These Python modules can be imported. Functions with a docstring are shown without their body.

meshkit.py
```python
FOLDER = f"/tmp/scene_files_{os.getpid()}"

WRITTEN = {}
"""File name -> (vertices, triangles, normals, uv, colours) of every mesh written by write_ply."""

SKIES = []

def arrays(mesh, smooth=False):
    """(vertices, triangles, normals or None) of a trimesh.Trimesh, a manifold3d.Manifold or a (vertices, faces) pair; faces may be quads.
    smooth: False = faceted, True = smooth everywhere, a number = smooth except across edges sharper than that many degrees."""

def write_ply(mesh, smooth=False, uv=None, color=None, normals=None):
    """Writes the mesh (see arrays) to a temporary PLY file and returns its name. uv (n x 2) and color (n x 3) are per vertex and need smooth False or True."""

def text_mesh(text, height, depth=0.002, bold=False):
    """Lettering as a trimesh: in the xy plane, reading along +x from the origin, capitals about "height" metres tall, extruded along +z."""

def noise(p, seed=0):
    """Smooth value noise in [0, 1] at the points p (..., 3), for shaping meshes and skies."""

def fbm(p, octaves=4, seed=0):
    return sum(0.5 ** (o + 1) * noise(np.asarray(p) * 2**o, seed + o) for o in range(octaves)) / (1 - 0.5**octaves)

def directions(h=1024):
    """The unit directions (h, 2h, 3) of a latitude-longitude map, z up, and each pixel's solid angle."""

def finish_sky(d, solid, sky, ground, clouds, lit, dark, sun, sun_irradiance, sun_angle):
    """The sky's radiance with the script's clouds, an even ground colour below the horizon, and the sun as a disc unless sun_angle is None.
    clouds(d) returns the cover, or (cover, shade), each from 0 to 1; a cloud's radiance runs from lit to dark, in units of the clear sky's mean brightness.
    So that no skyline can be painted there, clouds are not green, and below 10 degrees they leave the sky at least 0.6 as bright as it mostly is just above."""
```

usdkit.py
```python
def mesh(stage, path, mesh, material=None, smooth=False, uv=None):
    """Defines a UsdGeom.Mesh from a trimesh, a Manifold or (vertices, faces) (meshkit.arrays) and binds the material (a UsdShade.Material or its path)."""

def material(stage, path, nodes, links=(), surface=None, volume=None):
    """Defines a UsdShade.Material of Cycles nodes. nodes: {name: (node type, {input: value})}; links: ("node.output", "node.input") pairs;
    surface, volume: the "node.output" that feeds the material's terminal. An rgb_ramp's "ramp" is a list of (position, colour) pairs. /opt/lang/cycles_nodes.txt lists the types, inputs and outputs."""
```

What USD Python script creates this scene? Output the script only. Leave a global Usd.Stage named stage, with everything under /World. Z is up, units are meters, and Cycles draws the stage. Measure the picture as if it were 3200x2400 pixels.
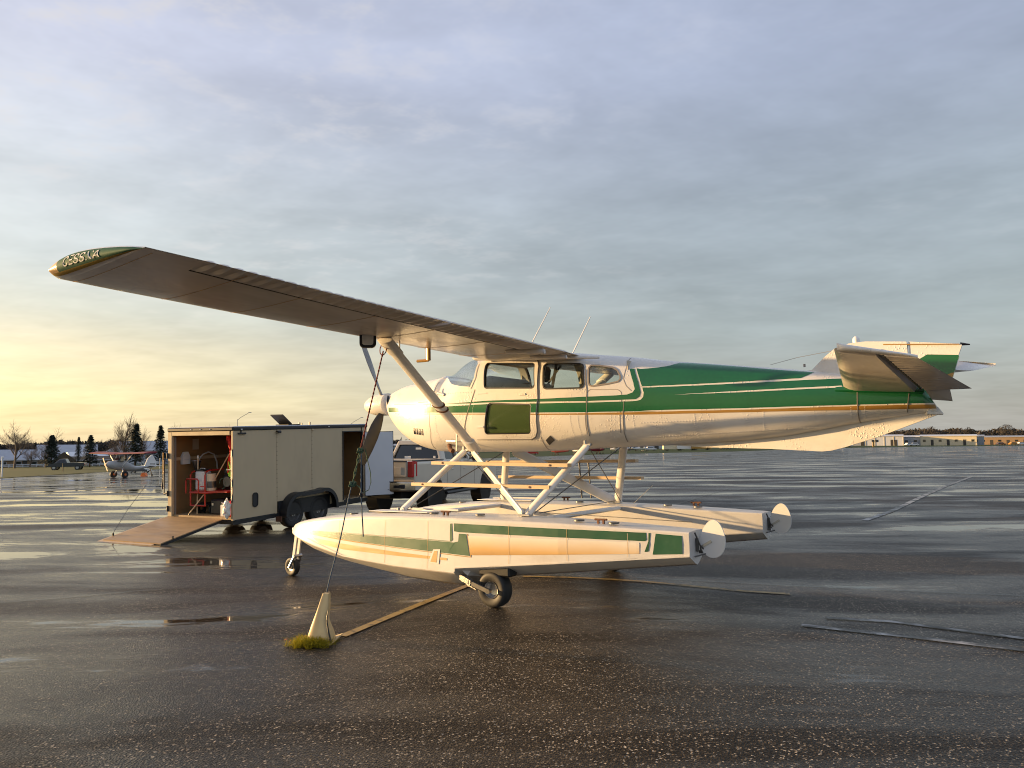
import math, random
import numpy as np, trimesh, usdkit, meshkit, manifold3d as m3
from pxr import Usd, UsdGeom, UsdLux, UsdShade, Gf, Sdf
from shapely.geometry import Polygon, LineString

stage = Usd.Stage.CreateInMemory()
UsdGeom.SetStageUpAxis(stage, UsdGeom.Tokens.z); UsdGeom.SetStageMetersPerUnit(stage, 1.0)
UsdGeom.Xform.Define(stage, '/World'); stage.SetDefaultPrim(stage.GetPrimAtPath('/World'))
UsdGeom.Scope.Define(stage, '/World/Looks')
rng = np.random.default_rng(7); random.seed(7)

# ------------------------------------------------------------------ camera
EYE = 1.832; F = 2250.0; EXPOSURE = 1.5
_roll = math.atan2(1380-1402, 3200); _pitch = math.atan((1391-1200)*math.cos(_roll)/F)
_fwd = np.array([0, math.cos(_pitch), math.sin(_pitch)]); _rt = np.array([1.,0,0]); _dn = np.array([0, math.sin(_pitch), -math.cos(_pitch)])
_c, _s = math.cos(_roll), math.sin(_roll)
_xr, _yd = _c*_rt-_s*_dn, _s*_rt+_c*_dn
cam = UsdGeom.Camera.Define(stage, '/World/camera')
cam.AddTransformOp().Set(Gf.Matrix4d(*[float(x) for r in ((*_xr,0),(*-_yd,0),(*-_fwd,0),(0,0,EYE,1)) for x in r]))
cam.CreateHorizontalApertureAttr(36.0); cam.CreateVerticalApertureAttr(27.0); cam.CreateFocalLengthAttr(36.0*F/3200)
cam.CreateClippingRangeAttr(Gf.Vec2f(.05, 20000)); cam.CreateExposureAttr(EXPOSURE)

# ------------------------------------------------------------------ sun and sky
SUN_AZ, SUN_EL = math.radians(-76.0), math.radians(6.0)      # azimuth from +y towards +x
SUN = np.array([math.sin(SUN_AZ)*math.cos(SUN_EL), math.cos(SUN_AZ)*math.cos(SUN_EL), math.sin(SUN_EL)])
sun = UsdLux.DistantLight.Define(stage, '/World/sun')
sun.CreateIntensityAttr(.95); sun.CreateAngleAttr(.6); sun.CreateColorAttr(Gf.Vec3f(1.0, .64, .29)); sun.CreateNormalizeAttr(True)
_z = SUN; _x = np.cross([0,0,1], _z); _x /= np.linalg.norm(_x); _y = np.cross(_z, _x)
sun.AddTransformOp().Set(Gf.Matrix4d(*[float(v) for r in ((*_x,0),(*_y,0),(*_z,0),(0,0,0,1)) for v in r]))

def sky_material():
    """single-scattering sky behind a high, thin, broken layer of cloud that the low sun warms on its own side"""
    N = {"tc": ("texture_coordinate", {}), "sky": ("sky_texture", {"sky_type": "single_scattering", "sun_disc": False, "sun_elevation": SUN_EL, "sun_rotation": math.atan2(SUN[0], SUN[1]), "aerosol_density": 2.0, "air_density": 1.0}),
         "sep": ("separate_xyz", {}), "zc": ("math", {"math_type": "maximum", "value2": 0.0}), "za": ("math", {"math_type": "add", "value2": .10}),
         "px": ("math", {"math_type": "divide"}), "py": ("math", {"math_type": "divide"}), "pv": ("combine_xyz", {"z": 3.1}),
         "m1": ("mapping", {"rotation": (0, 0, .9), "scale": (.9, 1.2, 1)}), "n1": ("noise_texture", {"scale": 1.5, "detail": 5.0, "roughness": .6, "distortion": .2}),
         "m2": ("mapping", {"rotation": (0, 0, .8), "scale": (1.0, 1.25, 1)}), "n2": ("noise_texture", {"scale": 5.5, "detail": 6.0, "roughness": .6, "distortion": .15}), "t2": ("map_range", {"from_min": .3, "from_max": .7, "to_min": .955, "to_max": 1.05, "clamp": True}), "t12": ("math", {"math_type": "multiply"}), "t2z": ("mix_float", {"a": 1.0}),
         "m3": ("mapping", {"rotation": (0, 0, .2), "scale": (.35, .8, 1)}), "n3": ("noise_texture", {"scale": .8, "detail": 3.0, "roughness": .5}),
         # sunward factor
         "dot": ("vector_math", {"math_type": "dot_product", "vector2": tuple(float(v) for v in SUN)}),
         "sw": ("map_range", {"from_min": -.1, "from_max": 1.0, "to_min": 0, "to_max": 1, "clamp": True}), "sw2": ("math", {"math_type": "power", "value2": 1.6}),
         "low": ("map_range", {"range_type": "smoothstep", "from_min": .0, "from_max": .30, "to_min": 1, "to_max": 0, "clamp": True}),
         "glow": ("math", {"math_type": "multiply"}),
         # body of the cloud layer: elevation ramp away from the sun, and towards it
         "ramp_far": ("rgb_ramp", {"ramp": [(0, (.37,.365,.345)), (.06, (.34,.35,.345)), (.15, (.32,.36,.375)), (.3, (.315,.36,.41)), (.45, (.355,.40,.52)), (.6, (.365,.41,.55)), (1, (.29,.34,.48))]}),
         "ramp_sun": ("rgb_ramp", {"ramp": [(0, (1.10,.86,.46)), (.06, (1.20,.98,.50)), (.12, (1.06,.88,.54)), (.165, (.86,.82,.66)), (.22, (.72,.75,.73)), (.33, (.69,.71,.74)), (.45, (.66,.66,.77)), (.6, (.62,.62,.74)), (1, (.38,.40,.52))]}),
         "body": ("mix_color", {"use_clamp": False}),
         # texture of the layer
         "t1": ("map_range", {"from_min": .32, "from_max": .70, "to_min": .87, "to_max": 1.13, "clamp": True}), "m4": ("mapping", {"scale": (1.2, 1.2, 11)}), "n4": ("noise_texture", {"scale": 1.3, "detail": 4.0, "roughness": .5, "distortion": .3}), "t4": ("map_range", {"from_min": .3, "from_max": .7, "to_min": .96, "to_max": 1.045, "clamp": True}), "tt": ("math", {"math_type": "multiply"}),
         "tex": ("mix_color", {"blend_type": "multiply", "fac": 1.0, "use_clamp": False}),
         "puff": ("map_range", {"range_type": "smoothstep", "from_min": .47, "from_max": .72, "to_min": 0, "to_max": 1, "clamp": True}),
         "pm": ("map_range", {"range_type": "smoothstep", "from_min": .42, "from_max": .60, "to_min": 0, "to_max": .75, "clamp": True}), "pf": ("math", {"math_type": "multiply"}), "pz": ("map_range", {"range_type": "smoothstep", "from_min": .10, "from_max": .34, "to_min": .12, "to_max": 1, "clamp": True}), "pw": ("map_range", {"from_min": .0, "from_max": .55, "to_min": .25, "to_max": 1, "clamp": True}), "pzw": ("math", {"math_type": "multiply"}), "pff": ("math", {"math_type": "multiply"}),
         "pcol": ("mix_color", {"a": (.64,.61,.61), "b": (1.15,.98,.70), "use_clamp": False}), "wp": ("mix_color", {"use_clamp": False}),
         "lift": ("mix_color", {"blend_type": "multiply", "fac": 1.0, "b": (3.3,3.3,3.3), "use_clamp": False}),
         "skyk": ("mix_color", {"fac": .88, "use_clamp": False}),
         "bg": ("background_shader", {"strength": .127})}
    L = [("tc.generated","sep.vector"), ("sep.z","zc.value1"), ("zc.value","za.value1"), ("sep.x","px.value1"), ("za.value","px.value2"), ("sep.y","py.value1"), ("za.value","py.value2"), ("px.value","pv.x"), ("py.value","pv.y"),
         ("pv.vector","m1.vector"), ("m1.vector","n1.vector"), ("pv.vector","m2.vector"), ("m2.vector","n2.vector"), ("pv.vector","m3.vector"), ("m3.vector","n3.vector"),
         ("tc.generated","dot.vector1"), ("dot.value","sw.value"), ("sw.result","sw2.value1"), ("zc.value","low.value"), ("sw2.value","glow.value1"), ("low.result","glow.value2"),
         ("zc.value","ramp_far.fac"), ("zc.value","ramp_sun.fac"), ("sw2.value","body.fac"), ("ramp_far.color","body.a"), ("ramp_sun.color","body.b"),
         ("n1.fac","t1.value"), ("body.result","tex.a"), ("tc.generated","m4.vector"), ("m4.vector","n4.vector"), ("n4.fac","t4.value"), ("n2.fac","t2.value"), ("t1.result","t12.value1"), ("pz.result","t2z.fac"), ("t2.result","t2z.b"), ("t2z.result","t12.value2"), ("t12.value","tt.value1"), ("t4.result","tt.value2"), ("tt.value","tex.b"),
         ("n2.fac","puff.value"), ("n3.fac","pm.value"), ("puff.result","pf.value1"), ("pm.result","pf.value2"), ("glow.value","pcol.fac"), ("zc.value","pz.value"), ("sw2.value","pw.value"), ("pz.result","pzw.value1"), ("pw.result","pzw.value2"), ("pf.value","pff.value1"), ("pzw.value","pff.value2"), ("pff.value","wp.fac"), ("tex.result","wp.a"), ("pcol.result","wp.b"),
         ("wp.result","lift.a"), ("sky.color","skyk.a"), ("lift.result","skyk.b"), ("skyk.result","bg.color")]
    return usdkit.material(stage, '/World/Looks/sky', N, L, surface="bg.background")
dome = UsdLux.DomeLight.Define(stage, '/World/sky'); dome.CreateIntensityAttr(1.0)
UsdShade.MaterialBindingAPI.Apply(dome.GetPrim()).Bind(sky_material())
dome.GetPrim().SetCustomDataByKey('kind', 'structure'); dome.GetPrim().SetCustomDataByKey('label', 'high broken cloud lit warm yellow near the low sun')

# ------------------------------------------------------------------ hull outline
# ---- seaplane hull shape: distance aft of the spinner, half width, top, bottom, squareness
HULL = np.array([
 (.46,.14,.130,-.150,2.1),(.50,.185,.150,-.215,2.15),(.58,.235,.178,-.305,2.2),(.70,.290,.208,-.415,2.25),(.85,.345,.240,-.525,2.3),
 (1.05,.400,.255,-.625,2.4),(1.25,.440,.272,-.690,2.5),(1.50,.485,.288,-.735,2.7),(1.60,.500,.292,-.745,2.8),
 (1.70,.512,.302,-.749,3.0),(1.80,.522,.330,-.752,2.2),(1.90,.530,.372,-.754,2.15),(2.00,.535,.420,-.756,2.3),(2.10,.539,.460,-.759,2.6),(2.25,.542,.486,-.762,3.3),(2.4,.544,.486,-.765,3.8),(2.6,.545,.485,-.771,3.6),(3.0,.545,.475,-.776,3.6),(3.5,.540,.44,-.772,3.5),
 (3.80,.530,.400,-.765,3.3),(4.1,.505,.350,-.760,3.1),(4.5,.462,.285,-.758,2.9),(4.9,.415,.205,-.752,2.8),(5.3,.368,.140,-.742,2.7),
 (5.7,.320,.075,-.728,2.6),(6.1,.270,.010,-.700,2.5),(6.45,.225,-.055,-.655,2.45),(6.8,.180,-.13,-.602,2.4),(7.15,.130,-.205,-.562,2.3),(7.40,.075,-.272,-.540,2.2),(7.45,.052,-.375,-.541,2.1),(7.50,.030,-.475,-.543,2.0)])
def hull_at(ax):
    return [np.interp(ax, HULL[:,0], HULL[:,k]) for k in range(1,5)]
def hull_smooth():
    from scipy.interpolate import PchipInterpolator
    return [PchipInterpolator(HULL[:,0], HULL[:,k]) for k in range(1,5)]
HS = hull_smooth()
def hull_rings(d=0., a0=.46, a1=7.50, n=150, m=96):
    ax = np.unique(np.r_[np.linspace(a0,a1,n), HULL[(HULL[:,0]>=a0)&(HULL[:,0]<=a1),0]])
    V=[]
    t=np.arange(m)*2*math.pi/m
    for a in ax:
        w,zt,zb,e=[float(h(a)) for h in HS]
        w=max(w+d,.004); zt+=d; zb-=d; zc=(zt+zb)/2; h=max((zt-zb)/2,.004)
        c,s=np.cos(t),np.sin(t)
        et=e; eb=min(max(e,2.6) if 1.6<a<2.6 else e, 2.45); e=np.where(s>0,et,eb)
        V.append(np.stack([np.full(m,-a),w*np.sign(c)*abs(c)**(2/e),zc+h*np.sign(s)*abs(s)**(2/e)],1))
    return np.array(V)
def closed(rings):
    n,m,_=rings.shape
    v=rings.reshape(-1,3)
    i=np.arange(n-1)[:,None]*m; j=np.arange(m); k=(j+1)%m
    a=(i+j).ravel();b=(i+k).ravel();c=(i+m+k).ravel();d=(i+m+j).ravel()
    f=np.vstack([np.stack([a,b,c],1),np.stack([a,c,d],1)])
    v=np.vstack([v,rings[0].mean(0),rings[-1].mean(0)])
    p,q=n*m,n*m+1
    f=np.vstack([f,np.stack([np.full(m,p),k,j],1),np.stack([np.full(m,q),(n-1)*m+j,(n-1)*m+k],1)])
    return v,f
# outlines on the port side, (x, z)
MAIN = [(-0.603, -0.075), (-1.21, -0.115), (-1.659, -0.141), (-1.939, -0.152), (-2.344, -0.161), (-2.698, -0.168), (-3.078, -0.188), (-3.417, -0.206), (-4.074, -0.238), (-4.478, -0.252), (-4.664, -0.256), (-4.722, -0.247), (-4.753, -0.217), (-4.761, -0.174), (-4.747, -0.111), (-4.837, -0.116), (-5.292, -0.13), (-5.825, -0.142), (-6.378, -0.15), (-6.725, -0.159), (-6.748, -0.236), (-6.938, -0.277), (-7.226, -0.293), (-7.418, -0.301), (-7.48, -0.442), (-7.217, -0.435), (-6.855, -0.424), (-6.314, -0.41), (-5.816, -0.399), (-5.282, -0.382), (-4.708, -0.363), (-4.885, -0.381), (-4.555, -0.366), (-4.066, -0.346), (-3.45, -0.318), (-2.804, -0.284), (-1.937, -0.234), (-1.211, -0.183), (-0.614, -0.139)]
THIN = [(-1.939, -0.119), (-2.345, -0.122), (-2.699, -0.125), (-3.42, -0.154), (-4.077, -0.17), (-4.395, -0.178), (-4.566, -0.178), (-4.634, -0.158), (-4.66, -0.124), (-4.642, -0.045), (-4.583, 0.114), (-4.636, 0.113), (-4.7, -0.049), (-4.727, -0.164), (-4.712, -0.208), (-4.664, -0.236), (-4.479, -0.232), (-4.075, -0.22), (-3.418, -0.187), (-2.699, -0.149), (-2.345, -0.138)]
WEDGE = [(-4.66, 0.116), (-4.705, 0.008), (-4.741, -0.096), (-4.719, -0.097), (-5.292, -0.113), (-5.824, -0.123), (-6.36, -0.127), (-6.42, -0.101), (-6.47, -0.071), (-6.137, -0.019), (-5.601, 0.077), (-5.222, 0.139), (-5.102, 0.152), (-5.056, 0.136), (-5.002, 0.118), (-4.887, 0.106), (-4.7, 0.102)]
GOLD = [(-0.837, -0.175), (-1.936, -0.247), (-3.448, -0.332), (-4.065, -0.359), (-4.706, -0.38), (-5.281, -0.398), (-5.815, -0.415), (-6.854, -0.437), (-7.216, -0.448), (-7.49, -0.457), (-7.5, -0.496), (-7.212, -0.486), (-6.85, -0.476), (-6.31, -0.456), (-5.812, -0.442), (-5.278, -0.426), (-4.703, -0.409), (-4.062, -0.377), (-3.446, -0.346), (-1.936, -0.257), (-0.837, -0.184)]
WHITE2 = [(-5.095, -0.214), (-5.825, -0.22), (-6.323, -0.226), (-6.729, -0.232), (-6.754, -0.251), (-6.323, -0.242), (-5.825, -0.235)]
WDOOR = [(-2.63, 0.36), (-3.34, 0.288), (-3.37, 0.268), (-3.39, 0.013), (-3.376, -0.01), (-3.355, -0.018), (-2.665, 0.033), (-2.637, 0.048), (-2.629, 0.074), (-2.614, 0.332)]
WREAR = [(-3.539, 0.269), (-3.974, 0.225), (-4.012, 0.207), (-4.029, 0.172), (-4.046, -0.023), (-4.033, -0.05), (-4.008, -0.062), (-3.553, -0.04), (-3.52, -0.026), (-3.51, 0.009), (-3.506, 0.242)]
WTHIRD = [(-4.116, 0.196), (-4.213, 0.186), (-4.381, 0.148), (-4.44, 0.11), (-4.484, 0.041), (-4.489, 0.008), (-4.463, -0.022), (-4.336, -0.04), (-4.152, -0.052), (-4.122, -0.041), (-4.111, -0.014), (-4.095, 0.166)]
WLOW = [(-2.717, -0.162), (-3.308, -0.214), (-3.327, -0.232), (-3.268, -0.526), (-3.239, -0.555), (-2.6, -0.538), (-2.578, -0.522), (-2.581, -0.497), (-2.678, -0.182)]
DOOR = [(-2.501, 0.44), (-3.35, 0.345), (-3.406, 0.308), (-3.432, 0.244), (-3.429, -0.162), (-3.361, -0.539), (-3.309, -0.599), (-3.24, -0.628), (-2.39, -0.603), (-2.351, -0.559), (-2.369, -0.478), (-2.439, -0.197), (-2.498, 0.064), (-2.525, 0.31), (-2.49, 0.414)]
BAG = [(-4.122, -0.09), (-4.459, -0.114), (-4.5, -0.142), (-4.508, -0.196), (-4.431, -0.619), (-4.389, -0.653), (-4.029, -0.66), (-3.991, -0.648), (-4.022, -0.566), (-4.081, -0.131)]
LOWEDGE = [(-3.486, -0.668), (-3.318, -0.624), (-4.249, -0.74)]
DIAMOND = [(-3.516, -0.598), (-3.543, -0.651), (-3.421, -0.706), (-3.429, -0.647)]
WSHIELD = [(-1.901, 0.202), (-2.042, 0.126), (-2.195, 0.089), (-2.397, 0.061), (-2.464, 0.183), (-2.479, 0.376), (-2.362, 0.469)]

# ------------------------------------------------------------------ helpers
_used = {}
def numbered(parent, name):
    k = _used.get((parent, name), 0); _used[(parent, name)] = k+1
    return f"{parent}/{name}" if k == 0 else f"{parent}/{name}_{k:03d}"
def tag(prim, label=None, category=None, group=None, kind=None):
    for k, v in (('label', label), ('category', category), ('group', group), ('kind', kind)):
        if v: prim.SetCustomDataByKey(k, v)
    return prim
def thing(name, label, category, loc=(0,0,0), rotz=0., group=None, matrix=None, kind=None):
    x = UsdGeom.Xform.Define(stage, numbered('/World', name))
    if matrix is not None: x.AddTransformOp().Set(Gf.Matrix4d(*[float(v) for v in np.asarray(matrix).ravel()]))
    else:
        x.AddTranslateOp().Set(Gf.Vec3d(*map(float, loc)))
        if rotz: x.AddRotateZOp().Set(math.degrees(rotz))
    return tag(x.GetPrim(), label, category, group, kind)
def obj(name, mesh, mat, parent=None, label=None, category=None, group=None, kind=None, smooth=False):
    path = numbered(str(parent.GetPath()) if parent is not None else '/World', name)
    if isinstance(mesh, list): mesh = trimesh.util.concatenate([tm(q) for q in mesh])
    m = usdkit.mesh(stage, path, mesh, M[mat] if isinstance(mat, str) else mat, smooth=smooth)
    return tag(m.GetPrim(), label, category, group, kind)
def tm(m):
    if isinstance(m, trimesh.Trimesh): return m
    v, f, _ = meshkit.arrays(m); return trimesh.Trimesh(v, f, process=False)
def man(v, f):
    m = m3.Manifold(m3.Mesh(np.asarray(v, np.float32), np.asarray(f, np.uint32)))
    return m if m.volume() > 0 else m3.Manifold(m3.Mesh(np.asarray(v, np.float32), np.ascontiguousarray(np.asarray(f, np.uint32)[:, ::-1])))
def box(cx, cy, cz, sx, sy, sz, bev=0., rz=0.):
    if bev:
        r = min(bev, sx*.49, sy*.49, sz*.49); s = np.array([sx, sy, sz])/2-r
        pts = [np.array(c)*s+np.array(o)*r for c in np.ndindex(2,2,2) for c in [tuple(2*q-1 for q in c)] for o in ((c[0],0,0),(0,c[1],0),(0,0,c[2]))]
        b = trimesh.convex.convex_hull(np.array(pts))
    else: b = trimesh.creation.box((sx, sy, sz))
    if rz: b.apply_transform(trimesh.transformations.rotation_matrix(rz, (0,0,1)))
    b.apply_translation((cx, cy, cz)); return b
def frame_of(d):
    d = np.asarray(d, float); d = d/np.linalg.norm(d)
    a = np.array([0,0,1.]) if abs(d[2]) < .9 else np.array([1.,0,0])
    x = np.cross(a, d); x /= np.linalg.norm(x); return x, np.cross(d, x), d
def tube(pts, r, n=8, taper=None, flat=1.0):
    """a tube along pts, r one radius or one per point; flat < 1 squeezes it crosswise to the horizontal"""
    pts = np.asarray(pts, float); k = len(pts); r = np.broadcast_to(r, k)
    rings = []
    for i in range(k):
        d = pts[min(i+1,k-1)]-pts[max(i-1,0)]
        x, y, _ = frame_of(d)
        a = np.arange(n)*2*math.pi/n
        rings.append(pts[i]+r[i]*(np.cos(a)[:,None]*x*flat+np.sin(a)[:,None]*y))
    v, f = closed(np.array(rings)); return trimesh.Trimesh(v, f, process=False)
def bar(p, q, w, h, up=(0,0,1)):
    """a rectangular bar from p to q, w across and h along up"""
    p, q, up = (np.asarray(a, float) for a in (p, q, up)); d = q-p; L = np.linalg.norm(d); d /= L
    x = np.cross(d, up); x /= np.linalg.norm(x); u = np.cross(x, d)
    b = trimesh.creation.box((w, h, L)); T = np.eye(4); T[:3,:3] = np.stack([x, u, d], 1)
    T[:3,3] = (p+q)/2; b.apply_transform(T); 
    if np.linalg.det(T[:3,:3]) < 0: b.invert()
    return b
def foil_bar(p, q, chord, thick, chord_dir, n=20, c2=None, t2=None):
    """a streamlined strut: an ellipse of chord x thickness swept from p to q"""
    p, q = np.asarray(p, float), np.asarray(q, float); d = (q-p)/np.linalg.norm(q-p)
    c = np.asarray(chord_dir, float); c = c-d*(c@d); c /= np.linalg.norm(c); t = np.cross(d, c)
    a = np.arange(n)*2*math.pi/n; rings = []
    for s in (0, .02, .98, 1):
        k = .75 if s in (0,1) else 1; ch = chord+(0 if c2 is None else (c2-chord)*s); th = thick+(0 if t2 is None else (t2-thick)*s)
        rings.append(p+(q-p)*s+k*(np.cos(a)[:,None]*c*ch/2+np.sin(a)[:,None]*t*th/2*(1-.25*np.cos(a)[:,None])))
    v, f = closed(np.array(rings)); return trimesh.Trimesh(v, f, process=False)
def prism(poly, y0, y1):
    """a polygon in (x, z) carried from y0 to y1, as a Manifold"""
    if not hasattr(poly, 'geom_type'): poly = Polygon(poly)
    if not poly.is_valid: poly = poly.buffer(0)
    polys = [g for g in getattr(poly, 'geoms', [poly]) if g.geom_type == 'Polygon']; rings = []
    for g in polys: rings += [np.array(g.exterior.coords)[:-1]]+[np.array(i.coords)[:-1] for i in g.interiors]
    return m3.CrossSection([r.tolist() for r in rings], m3.FillRule.EvenOdd).extrude(y1-y0).transform(np.array([[1,0,0,0],[0,0,1,y0],[0,1,0,0]], float))
def extrude_xy(poly, z0, z1):
    m = trimesh.creation.extrude_polygon(poly if isinstance(poly, Polygon) else Polygon(poly), z1-z0, engine='earcut'); m.apply_translation((0,0,z0)); return m
def rounded(pts, r, q=4):
    p = Polygon(pts); p = p if p.is_valid else p.buffer(0)
    return p.buffer(-r, quad_segs=q).buffer(r, quad_segs=q)
def wheel_tyre(R, w, ri, n=40, tread=0):
    """a tyre about the y axis: rounded shoulder, sidewall and bead"""
    prof = np.array([(ri,-w*.36),(ri+.3*(R-ri),-w*.47),(ri+.62*(R-ri),-w*.5),(R-.16*(R-ri),-w*.46),(R-.04*(R-ri),-w*.36),(R,-w*.2),(R,w*.2),(R-.04*(R-ri),w*.36),(R-.16*(R-ri),w*.46),(ri+.62*(R-ri),w*.5),(ri+.3*(R-ri),w*.47),(ri,w*.36)])
    a = np.arange(n)*2*math.pi/n
    rings = np.stack([np.stack([prof[:,0]*math.cos(t), prof[:,1], prof[:,0]*math.sin(t)],1) for t in a])
    m = len(prof); v = rings.reshape(-1,3); i = np.arange(n)[:,None]*m; i2 = ((np.arange(n)+1)%n)[:,None]*m; j = np.arange(m); k = (j+1)%m
    f = np.vstack([np.stack([(i+j).ravel(),(i2+j).ravel(),(i2+k).ravel()],1), np.stack([(i+j).ravel(),(i2+k).ravel(),(i+k).ravel()],1)])
    return trimesh.Trimesh(v, f, process=False)
def disc_y(R, y0, y1, n=32):
    m = trimesh.creation.cylinder(R, y1-y0, sections=n); m.apply_transform(trimesh.transformations.rotation_matrix(-math.pi/2, (1,0,0))); m.apply_translation((0,(y0+y1)/2,0)); return m
def lathe_y(prof, n=32):
    """profile of (radius, y) turned about the y axis"""
    a = np.arange(n)*2*math.pi/n
    rings = np.stack([np.stack([r*np.cos(a), np.full(n, y), r*np.sin(a)],1) for r, y in prof]); v, f = closed(rings); return trimesh.Trimesh(v, f, process=False)
def moved(m, t=(0,0,0), rz=0., ry=0., rx=0.):
    m = tm(m).copy()
    for ang, ax in ((rx,(1,0,0)),(ry,(0,1,0)),(rz,(0,0,1))):
        if ang: m.apply_transform(trimesh.transformations.rotation_matrix(ang, ax))
    m.apply_translation(t); return m
def mirror_y(m):
    m = tm(m).copy(); m.apply_transform(np.diag([1,-1,1,1.])); return m
def quad_sheet(P, th=.003):
    """a thin closed slab over a grid of points P (n, m, 3), thickened against its normal"""
    P = np.asarray(P, float); n, m, _ = P.shape
    i = np.arange(n-1)[:,None]*m; j = np.arange(m-1); a=(i+j).ravel(); b=(i+j+1).ravel(); c=(i+m+j+1).ravel(); d=(i+m+j).ravel()
    f = np.vstack([np.stack([a,b,c],1), np.stack([a,c,d],1)])
    return trimesh.Trimesh(P.reshape(-1,3), f, process=False)
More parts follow.
